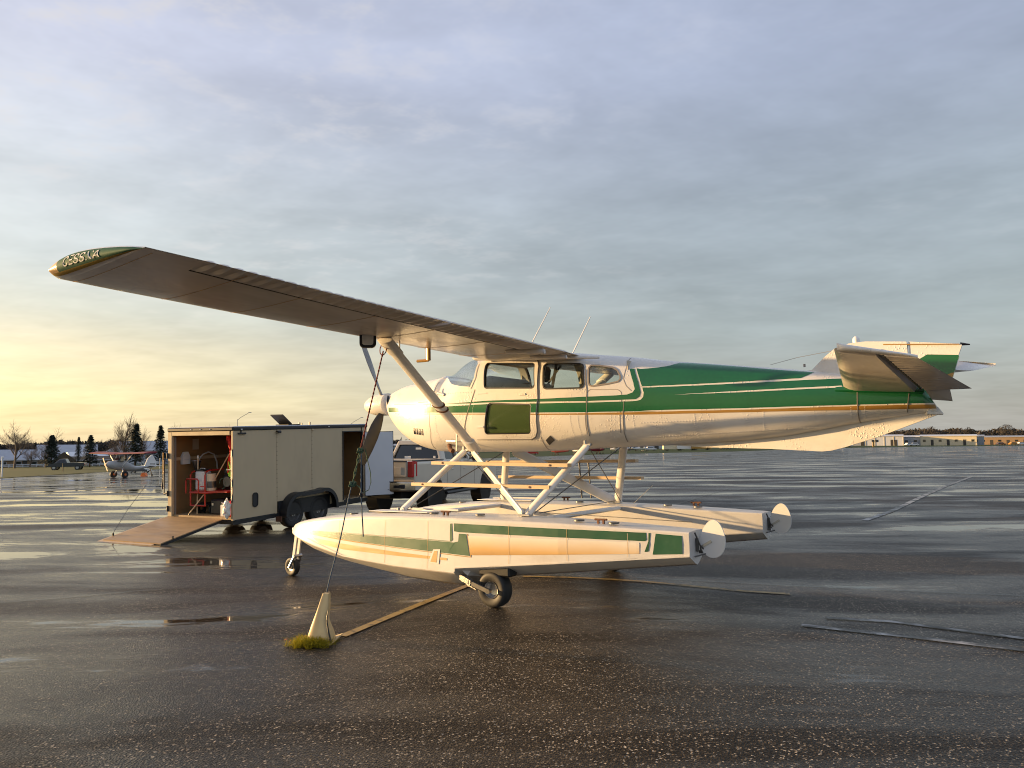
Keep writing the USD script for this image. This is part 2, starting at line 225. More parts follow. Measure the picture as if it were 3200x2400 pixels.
# ------------------------------------------------------------------ materials
M = {}
def mat(name, color, rough=.5, metal=0., var=0., scale=4., dirt=None, dirt_scale=2., dirt_amt=.5, dirt_lo=.50, dirt_hi=.72, bump=0., bscale=60., coat=0., stretch=(1,1,1), rvar=0., drops=0., **kw):
    """paint, metal, rubber ...: a principled surface whose colour, dirt and gloss vary with noise on the object"""
    N = {"tc": ("texture_coordinate", {}), "mp": ("mapping", {"scale": stretch}), "n": ("noise_texture", {"scale": scale, "detail": 5.0, "roughness": .6}),
         "v": ("map_range", {"from_min": .3, "from_max": .7, "to_min": 1-var, "to_max": 1+var*.6, "clamp": True}),
         "c": ("mix_color", {"blend_type": "multiply", "fac": 1.0, "a": color, "use_clamp": False}),
         "p": ("principled_bsdf", {"roughness": rough, "metallic": metal, "coat_weight": coat, "coat_roughness": .06, **kw})}
    L = [("tc.object","mp.vector"), ("mp.vector","n.vector"), ("n.fac","v.value"), ("v.result","c.b")]
    out = "c.result"
    if dirt is not None:
        N |= {"dn": ("noise_texture", {"scale": dirt_scale, "detail": 8.0, "roughness": .68}), "df": ("map_range", {"range_type": "smoothstep", "from_min": dirt_lo, "from_max": dirt_hi, "to_min": 0, "to_max": dirt_amt, "clamp": True}), "dm": ("mix_color", {"b": dirt})}
        L += [("mp.vector","dn.vector"), ("dn.fac","df.value"), ("df.result","dm.fac"), (out,"dm.a")]; out = "dm.result"
    L.append((out, "p.base_color"))
    if rvar:
        N["rv"] = ("map_range", {"from_min": .3, "from_max": .7, "to_min": max(rough-rvar, .02), "to_max": rough+rvar, "clamp": True}); N["rn"] = ("noise_texture", {"scale": scale*2.3, "detail": 6.0, "roughness": .6})
        L += [("mp.vector","rn.vector"), ("rn.fac","rv.value"), ("rv.result","p.roughness")]
    if drops:
        N |= {'dv': ('voronoi_texture', {'scale': drops, 'randomness': 1.0}), 'dm1': ('map_range', {'range_type': 'smoothstep', 'from_min': .12, 'from_max': .42, 'to_min': 1, 'to_max': 0, 'clamp': True}), 'dw': ('noise_texture', {'scale': 2.6, 'detail': 4.0}), 'dm2': ('map_range', {'range_type': 'smoothstep', 'from_min': .46, 'from_max': .60, 'to_min': 0, 'to_max': 1, 'clamp': True}), 'dmm': ('math', {'math_type': 'multiply'}), 'db': ('bump', {'strength': .8, 'distance': .0035})}
        L += [('tc.object','dv.vector'), ('dv.distance','dm1.value'), ('tc.object','dw.vector'), ('dw.fac','dm2.value'), ('dm1.result','dmm.value1'), ('dm2.result','dmm.value2'), ('dmm.value','db.height'), ('db.normal','p.normal')]
    elif bump:
        N |= {"bn": ("noise_texture", {"scale": bscale, "detail": 4.0}), "b": ("bump", {"strength": 1.0, "distance": bump})}
        L += [("mp.vector","bn.vector"), ("bn.fac","b.height"), ("b.normal","p.normal")]
    M[name] = usdkit.material(stage, f'/World/Looks/{name}', N, L, surface="p.BSDF")
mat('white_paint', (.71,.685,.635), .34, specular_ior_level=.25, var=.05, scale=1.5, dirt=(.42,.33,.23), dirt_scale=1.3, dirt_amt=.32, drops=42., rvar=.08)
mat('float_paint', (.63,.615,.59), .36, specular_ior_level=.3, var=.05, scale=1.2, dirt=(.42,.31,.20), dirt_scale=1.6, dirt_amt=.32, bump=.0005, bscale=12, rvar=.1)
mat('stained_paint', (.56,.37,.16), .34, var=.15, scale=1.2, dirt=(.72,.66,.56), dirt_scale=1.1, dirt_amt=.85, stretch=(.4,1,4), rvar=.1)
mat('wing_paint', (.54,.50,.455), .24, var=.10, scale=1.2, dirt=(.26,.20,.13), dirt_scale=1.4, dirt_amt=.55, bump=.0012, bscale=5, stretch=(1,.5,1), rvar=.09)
mat('green_paint', (.007,.105,.030), .20, var=.12, scale=2, coat=.4, rvar=.06)
mat('float_green', (.016,.088,.042), .42, var=.15, scale=2, dirt=(.05,.13,.08), dirt_amt=.4, rvar=.08)
mat('tip_green', (.015,.085,.055), .75, specular_ior_level=.15); mat('tip_gold', (.30,.20,.03), .6, specular_ior_level=.25); mat('lettering', (.74,.72,.68), .8, specular_ior_level=.1)
mat('gold_paint', (.36,.20,.045), .3, var=.15, scale=5)
mat('strut_paint', (.72,.70,.66), .3, var=.05, scale=5, dirt=(.42,.34,.24), dirt_scale=5, dirt_amt=.3)
mat('cream_paint', (.50,.395,.245), .42, var=.06, scale=1.2, dirt=(.33,.25,.17), dirt_scale=.9, dirt_amt=.35, rvar=.1, stretch=(1,1,.5))
mat('pale_panel', (.62,.63,.65), .4, var=.04, scale=2)
mat('seam', (.24,.21,.18), .6)
mat('black', (.012,.012,.013), .45, var=.2, scale=8)
mat('black_gloss', (.010,.010,.011), .15)
mat('rubber', (.016,.0155,.015), .62, var=.35, scale=12, dirt=(.05,.045,.038), dirt_scale=7, dirt_amt=.5)
mat('steel', (.50,.49,.47), .36, metal=1., var=.12, scale=9)
mat('dark_steel', (.14,.135,.13), .42, metal=.8, var=.2, scale=9)
mat('prop_black', (.030,.024,.014), .48, var=.25, scale=3, dirt=(.07,.055,.03), dirt_amt=.5)
mat('prop_grey', (.20,.21,.22), .4, var=.1)
mat('chrome', (.72,.66,.58), .22, metal=1., var=.05)
mat('headliner', (.50,.44,.34), .8, var=.1)
mat('seat_cloth', (.035,.034,.032), .8, var=.3, scale=9)
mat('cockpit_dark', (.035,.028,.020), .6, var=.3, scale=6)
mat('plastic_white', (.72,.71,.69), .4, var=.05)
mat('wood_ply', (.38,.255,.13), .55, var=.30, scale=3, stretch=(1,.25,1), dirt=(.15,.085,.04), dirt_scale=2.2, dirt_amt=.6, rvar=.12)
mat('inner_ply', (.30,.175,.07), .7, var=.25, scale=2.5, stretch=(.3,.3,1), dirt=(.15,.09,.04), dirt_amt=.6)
mat('lumber', (.58,.42,.25), .55, var=.12, scale=6, stretch=(.2,1,1))
mat('red_paint', (.42,.022,.014), .38, var=.12, scale=5)
mat('red_cloth', (.50,.025,.015), .85, var=.2, scale=9, bump=.01, bscale=9)
mat('red_plastic', (.46,.018,.02), .4, var=.12)
mat('lime', (.26,.55,.03), .7, var=.15)
mat('clear_bag', (.75,.70,.62), .25, var=.1)
mat('rope_red', (.20,.035,.028), .85, var=.4, scale=30)
mat('rope_green', (.045,.10,.055), .85, var=.5, scale=40, dirt=(.35,.36,.25), dirt_scale=60, dirt_amt=.7)
mat('rope_blue', (.075,.105,.14), .8, var=.4, scale=40)
mat('cone_shell', (.60,.46,.24), .5, var=.10, scale=4, dirt=(.42,.31,.17), dirt_scale=3.5, dirt_amt=.6, rvar=.1)
mat('rust', (.13,.055,.028), .8, var=.4, scale=10)
mat('truck_paint', (.52,.455,.36), .24, metal=.1, var=.03, coat=.8)
mat('tail_red', (.42,.012,.012), .15, coat=.6)
mat('lens_white', (.75,.73,.70), .12)
mat('bumper_chrome', (.62,.52,.38), .24, metal=1., var=.06)
mat('line_paint', (.42,.28,.085), .5, var=.40, scale=9, dirt=(.03,.024,.018), dirt_scale=9, dirt_amt=.97, dirt_lo=.44, dirt_hi=.66, rvar=.15)
mat('bark', (.085,.062,.045), .9, var=.3, scale=5)
mat('far_bark', (.13,.098,.072), .9, var=.2, scale=5)
mat('conifer', (.022,.032,.018), .9, var=.4, scale=1.2)
mat('far_wood', (.050,.043,.036), .95, var=.3, scale=.15)
mat('roof_pale', (.34,.36,.40), .5, var=.12, scale=1)
mat('roof_white', (.62,.63,.65), .5, var=.08, scale=1)
mat('roof_brown', (.085,.06,.035), .8, var=.2, scale=2)
mat('house_tan', (.28,.19,.11), .8, var=.12, scale=1)
mat('house_blue', (.36,.39,.43), .7, var=.10, scale=1)
mat('house_cream', (.66,.57,.40), .7, var=.06, scale=.5)
mat('door_dark', (.05,.045,.04), .6)
mat('fence_rail', (.60,.62,.64), .5, var=.05)
mat('plane_white', (.70,.68,.64), .3, var=.05)
mat('plane_red', (.20,.018,.022), .6, var=.1)
mat('plane_grey', (.38,.38,.37), .4, var=.1)
mat('car_dark', (.03,.032,.034), .2, coat=.5)
mat('car_white', (.66,.67,.68), .25, coat=.5)
mat('car_red', (.38,.02,.02), .25, coat=.5)
mat('orange', (.75,.17,.03), .5)
M['head_lamp'] = usdkit.material(stage, '/World/Looks/head_lamp', {"e": ("emission", {"color": (1,.62,.12), "strength": .55})}, [], surface="e.emission")
def glass(name, tint, refl=1.0, rough=.02):
    M[name] = usdkit.material(stage, f'/World/Looks/{name}', {"f": ("fresnel", {"IOR": 1.5}), "k": ("math", {"math_type": "multiply", "value2": refl, "use_clamp": True}), "t": ("transparent_bsdf", {"color": tint}), "g": ("glossy_bsdf", {"color": (1,1,1), "roughness": rough}), "m": ("mix_closure", {})},
        [("f.fac","k.value1"), ("k.value","m.fac"), ("t.BSDF","m.closure1"), ("g.BSDF","m.closure2")], surface="m.closure")
glass('glass', (.93,.95,.93), .45);  M['glass_green'] = usdkit.material(stage, '/World/Looks/glass_green', {'p': ('principled_bsdf', {'base_color': (.075,.115,.040), 'roughness': .12, 'specular_ior_level': .4}), 't': ('transparent_bsdf', {'color': (.45,.52,.25)}), 'm': ('mix_closure', {'fac': .35})}, [('p.BSDF','m.closure1'), ('t.BSDF','m.closure2')], surface='m.closure')
glass('glass_dark', (.26,.28,.29), 1.6)
M['waterline'] = usdkit.material(stage, '/World/Looks/waterline', {'tc': ('texture_coordinate', {}), 's': ('separate_xyz', {}), 'n': ('noise_texture', {'scale': 2.5, 'detail': 6.0}), 'na': ('math', {'math_type': 'multiply_add', 'value2': .05}), 'r': ('map_range', {'from_min': .585, 'from_max': .79}), 'rp': ('rgb_ramp', {'ramp': [(0, (.40,.23,.075)), (.35, (.60,.38,.15)), (.75, (.70,.58,.42)), (1, (.74,.69,.60))]}), 'p': ('principled_bsdf', {'roughness': .34})}, [('tc.object','s.vector'), ('tc.object','n.vector'), ('n.fac','na.value1'), ('s.z','na.value3'), ('na.value','r.value'), ('r.result','rp.fac'), ('rp.color','p.base_color')], surface='p.BSDF')
M['grass_blade'] = usdkit.material(stage, '/World/Looks/grass_blade', {"r": ("object_info", {}), "g": ("geometry", {}), "rp": ("rgb_ramp", {"ramp": [(0, (.34,.30,.03)), (.3, (.62,.46,.05)), (.7, (.85,.55,.07)), (1, (.85,.40,.06))]}), "d": ("diffuse_bsdf", {}), "t": ("translucent_bsdf", {}), "m": ("mix_closure", {"fac": .35})},
    [("g.random_per_island","rp.fac"), ("rp.color","d.color"), ("rp.color","t.color"), ("d.BSDF","m.closure1"), ("t.BSDF","m.closure2")], surface="m.closure")
M['turf'] = usdkit.material(stage, '/World/Looks/turf', {"g": ("geometry", {}), "n": ("noise_texture", {"scale": .12, "detail": 8.0, "roughness": .7}), "rp": ("rgb_ramp", {"ramp": [(.3, (.012,.036,.006)), (.5, (.020,.047,.009)), (.7, (.034,.046,.013))]}), "p": ("principled_bsdf", {"roughness": .9, "specular_ior_level": .2})},
    [("g.position","n.vector"), ("n.fac","rp.fac"), ("rp.color","p.base_color")], surface="p.BSDF")

def apron_material():
    """wet, worn asphalt: stones in dark binder, a film of rain, and still pools in long shallow hollows"""
    N = {"g": ("geometry", {}),
      "v": ("voronoi_texture", {"scale": 88.0, "randomness": 1.0}), "vs": ("separate_color", {}), "st": ("rgb_ramp", {"ramp": [(0, (.010,.0075,.005)), (.5, (.017,.013,.009)), (.75, (.030,.023,.015)), (.88, (.065,.050,.034)), (.95, (.20,.16,.11)), (1, (.55,.47,.36))]}),
      "fa": ("vector_math", {"math_type": "length"}), "fade": ("map_range", {"from_min": 8, "from_max": 26, "to_min": 1, "to_max": 0, "clamp": True}),
      "stm": ("mix_color", {"a": (.027,.023,.019)}),
      "n1": ("noise_texture", {"scale": .30, "detail": 6.0, "roughness": .62}), "t1": ("map_range", {"from_min": .32, "from_max": .68, "to_min": .50, "to_max": 1.45, "clamp": True}), "c1": ("mix_color", {"blend_type": "multiply", "fac": 1.0, "use_clamp": False}),
      "n5": ("noise_texture", {"scale": 2.2, "detail": 8.0, "roughness": .7}), "oil": ("map_range", {"range_type": "smoothstep", "from_min": .60, "from_max": .72, "to_min": 1, "to_max": .45, "clamp": True}), "c5": ("mix_color", {"blend_type": "multiply", "fac": 1.0, "use_clamp": False}),
      "mp": ("mapping", {"rotation": (0, 0, .12), "scale": (.26, 1.0, 1)}), "n2": ("noise_texture", {"scale": .50, "detail": 9.0, "roughness": .64, "distortion": .35}),
      "px": ("separate_xyz", {}), "lw": ("map_range", {"range_type": "smoothstep", "from_min": -.5, "from_max": -7.0, "to_min": 0, "to_max": .055, "clamp": True}), "rw": ("map_range", {"range_type": "smoothstep", "from_min": 14, "from_max": 40, "to_min": 0, "to_max": .03, "clamp": True}), "w1": ("math", {"math_type": "add"}), "w2": ("math", {"math_type": "add"}),
      "film": ("map_range", {"range_type": "smoothstep", "from_min": .42, "from_max": .62, "to_min": 0, "to_max": 1, "clamp": True}),
      "pool": ("map_range", {"range_type": "smoothstep", "from_min": .575, "from_max": .612, "to_min": 0, "to_max": 1, "clamp": True}),
      "wet": ("mix_color", {"blend_type": "multiply", "b": (.62,.60,.58), "use_clamp": False}),
      "r": ("map_range", {"to_min": .46, "to_max": .20, "clamp": True}), "rp": ("mix_float", {"b": .035}),
      "nb": ("noise_texture", {"scale": 80.0, "detail": 3.0, "roughness": .7}), "vb": ("voronoi_texture", {"scale": 72.0, "feature": "smooth_f1", "smoothness": .5}), "nbl": ("noise_texture", {"scale": 3.0, "detail": 4.0}),
      "h1": ("math", {"math_type": "multiply_add", "value2": .7}), "ipool": ("math", {"math_type": "subtract", "value1": 1.0}), "hs": ("math", {"math_type": "multiply", "value2": .0085}),
      "b": ("bump", {"strength": .9}), "hb": ("math", {"math_type": "multiply_add", "value2": .010, "value3": .0015}), "b2": ("bump", {"strength": .5}),
      "sp": ("map_range", {"to_min": .14, "to_max": .52, "clamp": True}), "p": ("principled_bsdf", {})}
    L = [("g.position","v.vector"), ("v.color","vs.color"), ("vs.r","st.fac"), ("g.position","fa.vector1"), ("fa.value","fade.value"), ("fade.result","stm.fac"), ("st.color","stm.b"),
      ("g.position","n1.vector"), ("n1.fac","t1.value"), ("stm.result","c1.a"), ("t1.result","c1.b"), ("g.position","n5.vector"), ("n5.fac","oil.value"), ("c1.result","c5.a"), ("oil.result","c5.b"),
      ("g.position","mp.vector"), ("mp.vector","n2.vector"), ("g.position","px.vector"), ("px.x","lw.value"), ("px.y","rw.value"), ("n2.fac","w1.value1"), ("lw.result","w1.value2"), ("w1.value","w2.value1"), ("rw.result","w2.value2"), ("w2.value","film.value"), ("w2.value","pool.value"), ("film.result","wet.fac"), ("c5.result","wet.a"), ("wet.result","p.base_color"),
      ("film.result","r.value"), ("r.result","rp.a"), ("pool.result","rp.fac"), ("rp.result","p.roughness"), ("film.result","sp.value"), ("sp.result","p.specular_ior_level"),
      ("g.position","nb.vector"), ("g.position","vb.vector"), ("g.position","nbl.vector"), ("nb.fac","h1.value1"), ("vb.distance","h1.value3"), ("pool.result","ipool.value2"), ("ipool.value","hs.value1"), ("hs.value","b.distance"), ("h1.value","b.height"),
      ("ipool.value","hb.value1"), ("hb.value","b2.distance"), ("nbl.fac","b2.height"), ("b2.normal","b.normal"), ("b.normal","p.normal")]
    return usdkit.material(stage, '/World/Looks/apron', N, L, surface="p.BSDF")
M['apron'] = apron_material()
M['road'] = M['apron']
mat('road_wet', (.10,.10,.105), .22, var=.2, scale=.3)

# ------------------------------------------------------------------ ground
def fall(x, y):
    """height of the ground: level under the aircraft, draining away to the left and far side"""
    x, y = np.asarray(x, float), np.asarray(y, float)
    az = np.degrees(np.arctan2(x, y)); r = np.hypot(x, y)
    s = np.interp(az, [-180,-90,-60,-15,8,25,90,180], [.004,.010,.0165,.0150,.0045,0,0,.004])
    k = np.clip(r-27, 0, 215)
    dx, dy = x-.59, y-9.07                                   # a low swell in the paving under the main wheels
    u, v = dx*.809-dy*.588, dx*.588+dy*.809
    return -s*k*np.clip((r-27)/25, 0, 1)+.100*np.exp(-(u/1.7)**2/2-(v/2.2)**2/2)
def polar(r0s, r1, azs, n, lift=0., pw=1.):
    """a sheet on the ground between the radii r0s (per azimuth, degrees) and r1"""
    azs = np.asarray(azs, float); P = []
    for a, r0 in zip(np.radians(azs), np.broadcast_to(r0s, len(azs))):
        r = r0*(np.broadcast_to(r1, 1)[0]/r0)**np.linspace(0, 1, n) if r0 > 0 else np.r_[0, np.r_[np.linspace(.5, 16, 60), np.geomspace(16.4, r1, n-61)]]
        P.append(np.stack([r*np.sin(a), r*np.cos(a), fall(r*np.sin(a), r*np.cos(a))+lift], 1))
    return quad_sheet(np.array(P)[:, ::1])
obj('apron', polar(0, 6000, np.linspace(-180, 180, 721), 140), 'apron', kind='structure', label='wide wet asphalt apron with shining shallow pools', smooth=True)
_az = np.array([-60,-50,-42,-35.4,-31,-28,-25,-24.7,-20,-10,0,8.8,17.3,26,35.4,42,60]); _re = np.array([60,66,72,78,96,112,126,128,140,165,185,198,215,300,410,430,440.])
_a2 = np.linspace(-60, 60, 121)
obj('grass_verge', polar(np.interp(_a2, _az, _re), 5800, _a2, 40, .03), 'turf', kind='structure', label='strip of short green grass beyond the apron', smooth=True)
obj('far_road', polar(np.interp(np.linspace(-60,-24,40), [-60,-24], [238,246]), 262, np.linspace(-60,-24,40), 6, .07), 'road_wet', kind='structure', label='wet pale road crossing beyond the grass')
def line_on_ground(name, pts, w, lab, mt='line_paint'):
    pts = np.asarray(pts, float); q = np.linspace(0, 1, 40); a_ = np.r_[0, np.cumsum(np.linalg.norm(np.diff(pts, axis=0), axis=1))]; pts = np.stack([np.interp(q*a_[-1], a_, pts[:,k]) for k in (0,1)], 1); P = []
    for i, p in enumerate(pts):
        d = pts[min(i+1,len(pts)-1)]-pts[max(i-1,0)]; d /= np.linalg.norm(d); nn = np.array([-d[1], d[0]])
        P.append([[*(p+nn*w*s/2), float(fall(*(p+nn*w*s/2)))+.010] for s in (-1, 1)])
    obj(name, quad_sheet(np.array(P)), mt, kind='structure', label=lab)
line_on_ground('painted_line', [(-1.62,6.98),(-1.2,7.86),(-.81,8.67),(-.5,9.32),(-.2,9.93)], .10, 'worn yellow line running from the cone towards the main wheel')
line_on_ground('painted_line', [(.13,9.73),(.9,9.54),(1.61,9.35),(2.3,9.08),(2.76,8.90),(3.3,8.78)], .09, 'worn yellow line passing behind the main wheel under the float')
mat('old_white_paint', (.34,.34,.34), .40, specular_ior_level=.3, var=.4, scale=5, dirt=(.022,.019,.016), dirt_scale=2.2, dirt_amt=1.0, dirt_lo=.40, dirt_hi=.56, rvar=.12); mat('tar', (.008,.0075,.007), .28, var=.2, scale=8)
line_on_ground('painted_line', [(3.24,7.64),(3.85,7.50),(4.75,6.86),(6.0,5.9)], .085, 'faded pale line on the asphalt at right, the farther of two', 'old_white_paint')
line_on_ground('painted_line', [(2.86,7.33),(3.70,6.94),(4.55,6.45),(5.8,5.6)], .10, 'faded pale line on the asphalt at right, the nearer of two', 'old_white_paint')
line_on_ground('painted_line', [(8.3,17.2),(10.0,19.3),(14.0,24.8),(18.0,30.2),(24,38)], .16, 'faint pale line running away across the wet apron', 'old_white_paint')
def crack(pts, w, lab, seed):
    r = np.random.default_rng(seed); pts = np.asarray(pts, float); t = np.linspace(0, 1, 60); arc = np.linspace(0, 1, len(pts)); q = np.stack([np.interp(t, arc, pts[:,k]) for k in (0,1)], 1); q += np.cumsum(r.normal(0, .012, q.shape), 0)*np.sin(t*math.pi)[:,None]
    line_on_ground('tar_seam', q, w, lab, 'tar')
crack([(1.6,9.6),(4.2,9.2),(7.0,8.6),(10,7.9)], .022, 'dark crack in the asphalt running right from the near float', 1); crack([(-7.5,8.0),(-4.9,9.4),(-3.2,9.9),(-1,10.3)], .018, 'dark crack in the asphalt left of the float bow', 2); crack([(-6,11.8),(-4.4,12.2),(-2.6,12.3)], .03, 'short tar seam below the trailer ramp', 3); crack([(9,30),(3,18),(0,12.6)], .02, 'long tar seam beyond the far float', 4)
# ------------------------------------------------------------------ the seaplane
# its own frame: x forward, y to port, z up; origin on the ground below the spinner
YAW, PIT = -.628, -.025
_cy, _sy, _cp, _sp = math.cos(YAW), math.sin(YAW), math.cos(PIT), math.sin(PIT)
FWD = -np.array([_cy*_cp, _sy*_cp, -_sp]); PORT = np.array([_sy, -_cy, 0]); UPV = np.cross(FWD, PORT); BASIS = np.array([FWD, PORT, UPV])
DROP = 2.45
SPIN = np.array([-2.151, 11.061, .617+EYE]); BASE = SPIN-DROP*UPV
def to_world(a): return SPIN+np.asarray(a, float)@BASIS
plane = thing('seaplane', 'white and green high-wing floatplane parked on amphibious floats with small wheels', 'seaplane',
    matrix=[[*FWD,0],[*PORT,0],[*UPV,0],[*BASE,1]])
def part(name, mesh, m, parent=None, label=None, smooth=False, kind=None):
    if isinstance(mesh, list): mesh = trimesh.util.concatenate([tm(q) for q in mesh])
    mesh = moved(mesh, (0,0,DROP)); return obj(name, mesh, m, plane if parent is None else parent, label=label, smooth=smooth, kind=kind)

# ---- fuselage
def hull(d): return man(*closed(hull_rings(d)))
H0 = hull(0.); SKIN3 = hull(.0030)-hull(-.006); SKIN5 = hull(.0050)-hull(-.006); SKIN12 = hull(.013)-hull(-.006); PANE = hull(-.006)-hull(-.011); RIM = hull(.006)-hull(-.014)
NEAR = lambda p: prism(p, .02, 1.2)
BOTH = lambda p: prism(p, -1.2, 1.2)
WSCREEN = [(-1.60,.9),(-1.60,.295),(-1.70,.285),(-1.90,.205),(-2.04,.126),(-2.195,.089),(-2.397,.061),(-2.464,.183),(-2.479,.376),(-2.40,.47),(-2.40,.9)]
wins = [WDOOR, WREAR, WTHIRD, WLOW]
cavity = hull(-.032).trim_by_plane((-1,0,0), 1.88).trim_by_plane((1,0,0), -4.60).trim_by_plane((0,0,1), -.70)
body = H0-cavity
FAR = lambda w: Polygon([(x*1.04+.13, z*1.14+.055) for x, z in w]) if w is not WLOW else Polygon(w)     # the far side's openings, seen only from within
for w in wins: body = body-prism(rounded(w, .02), .0, 1.2)-prism(rounded(list(FAR(w).exterior.coords)[:-1], .02), -1.2, 0.)
body = body-BOTH(WSCREEN)
fus = part('fuselage', body, 'white_paint', smooth=28)
for i, w in enumerate(wins):
    pr = rounded(w, .02)
    for side in (1, -1):
        if side < 0: pr = rounded(list(FAR(w).exterior.coords)[:-1], .02)
        ring = (RIM ^ NEAR(pr.buffer(.010).difference(pr.buffer(-.007)))); pane = PANE ^ NEAR(pr.buffer(.002))
        if side < 0: ring, pane = mirror_y(ring), mirror_y(pane)
        wn = part('window_frame', ring, 'black' if i != 2 else 'seam', label=('low bubble window frame in the door' if i == 3 else None) if side > 0 else None)
        part('pane', pane, 'glass_green' if i == 3 else 'glass', wn, smooth=28)
ws = part('windshield', PANE ^ BOTH(WSCREEN), 'glass', smooth=28)
wsp = Polygon(WSCREEN)
part('windshield_frame', RIM ^ BOTH(wsp.buffer(.012).difference(wsp.buffer(-.012)).intersection(Polygon([(-1.5,.0),(-2.7,.0),(-2.7,.47),(-1.5,.47)]))), 'white_paint')
def deck(name, poly, skin, m, parent=None, both=True, label=None, r=0.):
    g = rounded(poly, r) if r else Polygon(poly); g = g if g.is_valid else g.buffer(0)
    g2 = g
    for w in wins: g = g.difference(rounded(w, .02).buffer(.009)); g2 = g2.difference(FAR(w).buffer(.009))
    d = skin ^ NEAR(g); part(name, d, m, parent, label=label, smooth=28)
    if both: part(name, mirror_y(skin ^ NEAR(g2)), m, parent, smooth=28)
deck('green_band', MAIN, SKIN3, 'green_paint'); deck('green_flash', THIN, SKIN3, 'green_paint'); deck('green_wedge', WEDGE, SKIN3, 'green_paint')
deck('gold_line', GOLD, SKIN3, 'gold_paint'); deck('white_line', WHITE2, SKIN5, 'white_paint')
part('nose_stripe', SKIN3 ^ prism([(-.72,.23),(-1.60,.288),(-1.60,.6),(-.72,.6)], -.42, .06), 'float_green', label='dark green anti-glare panel on the cowl top')
# the cabin door stands a finger proud of the side
dp = rounded(DOOR, .03)
dg = dp
for w in (WDOOR, WLOW): dg = dg.difference(rounded(w, .02).buffer(.009))
mid = Polygon(MAIN).buffer(0); thn = Polygon(THIN).buffer(0); gld = Polygon(GOLD).buffer(0)
door = part('cabin_door', SKIN12 ^ NEAR(dg), 'white_paint', smooth=28)
SK16 = hull(.0155)-hull(.008)
for nm, g, m in (('door_green_band', mid, 'green_paint'), ('door_green_flash', thn, 'green_paint'), ('door_gold_line', gld, 'gold_paint')):
    gg = g.intersection(dg.buffer(-.004))
    for q in getattr(gg, 'geoms', [gg]):
        if q.geom_type == 'Polygon' and q.area > 1e-4: part(nm, SK16 ^ NEAR(q), m, door, smooth=28)
SEAMSK = hull(.0018)-hull(-.006)
def seam(pts, w=.006, skin=SEAMSK, closed_=False):
    ls = LineString(pts+[pts[0]] if closed_ else pts); return skin ^ NEAR(ls.buffer(w/2, cap_style=2))
part('door_seam', SEAMSK ^ NEAR(dp.buffer(.008).difference(dp.buffer(-.001))), 'seam')
bg = rounded(BAG, .03); part('baggage_seam', SEAMSK ^ NEAR(bg.buffer(.003).difference(bg.buffer(-.003)).intersection(Polygon([(-5,-.60),(-3,-.60),(-3,.3),(-5,.3)]))), 'seam')
part('cowl_seam', seam([(-1.73,.20),(-1.704,.016),(-1.659,-.137),(-1.641,-.292),(-1.627,-.486),(-1.503,-.70)], .007), 'seam')
part('cowl_split', seam([(-.8,-.045),(-1.2,-.075),(-1.66,-.10)], .005, SKIN5), 'seam')
part('post_seam', seam([(-2.469,.033),(-2.41,-.1),(-2.367,-.183),(-2.30,-.33),(-2.251,-.437),(-2.22,-.66)], .007, SKIN5), 'seam')
part('rear_seam', seam([(-4.52,.26),(-4.538,.189),(-4.54,.13),(-4.526,.001),(-4.56,-.08),(-4.62,-.14)], .006), 'seam')
part('rear_seam', seam([(-4.53,-.25),(-4.50,-.45),(-4.46,-.70)], .006, SKIN5), 'seam')
part('rear_post_seam', seam([(-4.06,.15),(-4.085,-.1),(-4.075,-.3),(-4.035,-.62)], .006, SKIN5), 'seam')
part('belly_seam', seam([(-3.38,-.60),(-3.36,-.70),(-3.33,-.76)], .006), 'seam')
part('tail_seam', seam([(-6.867,-.276),(-6.86,-.40),(-6.853,-.62)], .008, SKIN5), 'seam'); part('tail_seam', seam([(-7.302,-.29),(-7.28,-.42),(-7.264,-.52)], .006, SKIN5), 'seam')
# rivets as small raised heads, counted past telling apart
riv = []
def rivets(p, q, n):
    for t in np.linspace(0, 1, n):
        x, z = np.array(p)+(np.array(q)-p)*t
        wv = [float(h(-x)) for h in HS]; zc = (wv[1]+wv[2])/2; hh = (wv[1]-wv[2])/2; e = wv[3] if z > zc else min(wv[3], 2.45)
        k = abs((z-zc)/hh)
        if k >= .99: continue
        y = wv[0]*(1-k**e)**(1/e); c = trimesh.creation.icosphere(0, .0065); c.apply_scale((1,.7,1)); c.apply_translation((x, y, z)); riv.append(c)
for a, b, n in (((-4.7,-.50),(-7.0,-.515),70), ((-4.7,-.66),(-6.6,-.62),55), ((-3.85,-.36),(-3.83,-.7),14), ((-3.95,-.36),(-3.93,-.7),14), ((-6.80,-.45),(-6.79,-.55),6), ((-6.92,-.45),(-6.91,-.55),6), ((-1.8,-.15),(-2.3,-.16),10), ((-1.75,-.7),(-1.76,-.24),16), ((-4.62,-.42),(-4.60,-.7),12), ((-5.3,-.44),(-5.28,-.68),12), ((-6.0,-.45),(-5.98,-.62),10), ((-2.55,-.62),(-4.0,-.66),34), ((-3.5,-.03),(-4.06,-.09),16), ((-2.5,.0),(-1.9,.02),14)):
    rivets(a, b, n)
part('rivet', riv, 'white_paint', kind='stuff')
part('diamond_plate', SKIN5 ^ NEAR([(-3.518,-.595),(-3.548,-.651),(-3.425,-.706),(-3.425,-.647)]), 'dark_steel', label='small dark diamond placard low on the side')
for i in range(4):
    x = -1.268-.056*i; part('cowl_louvre', SKIN5 ^ NEAR([(x,-.405-.007*i),(x-.034,-.409-.007*i),(x-.018,-.492-.007*i),(x+.016,-.487-.007*i)]), 'black_gloss')
part('red_placard', SKIN3 ^ NEAR([(-1.40,-.055),(-1.60,-.062),(-1.60,-.074),(-1.40,-.067)]), 'red_paint')
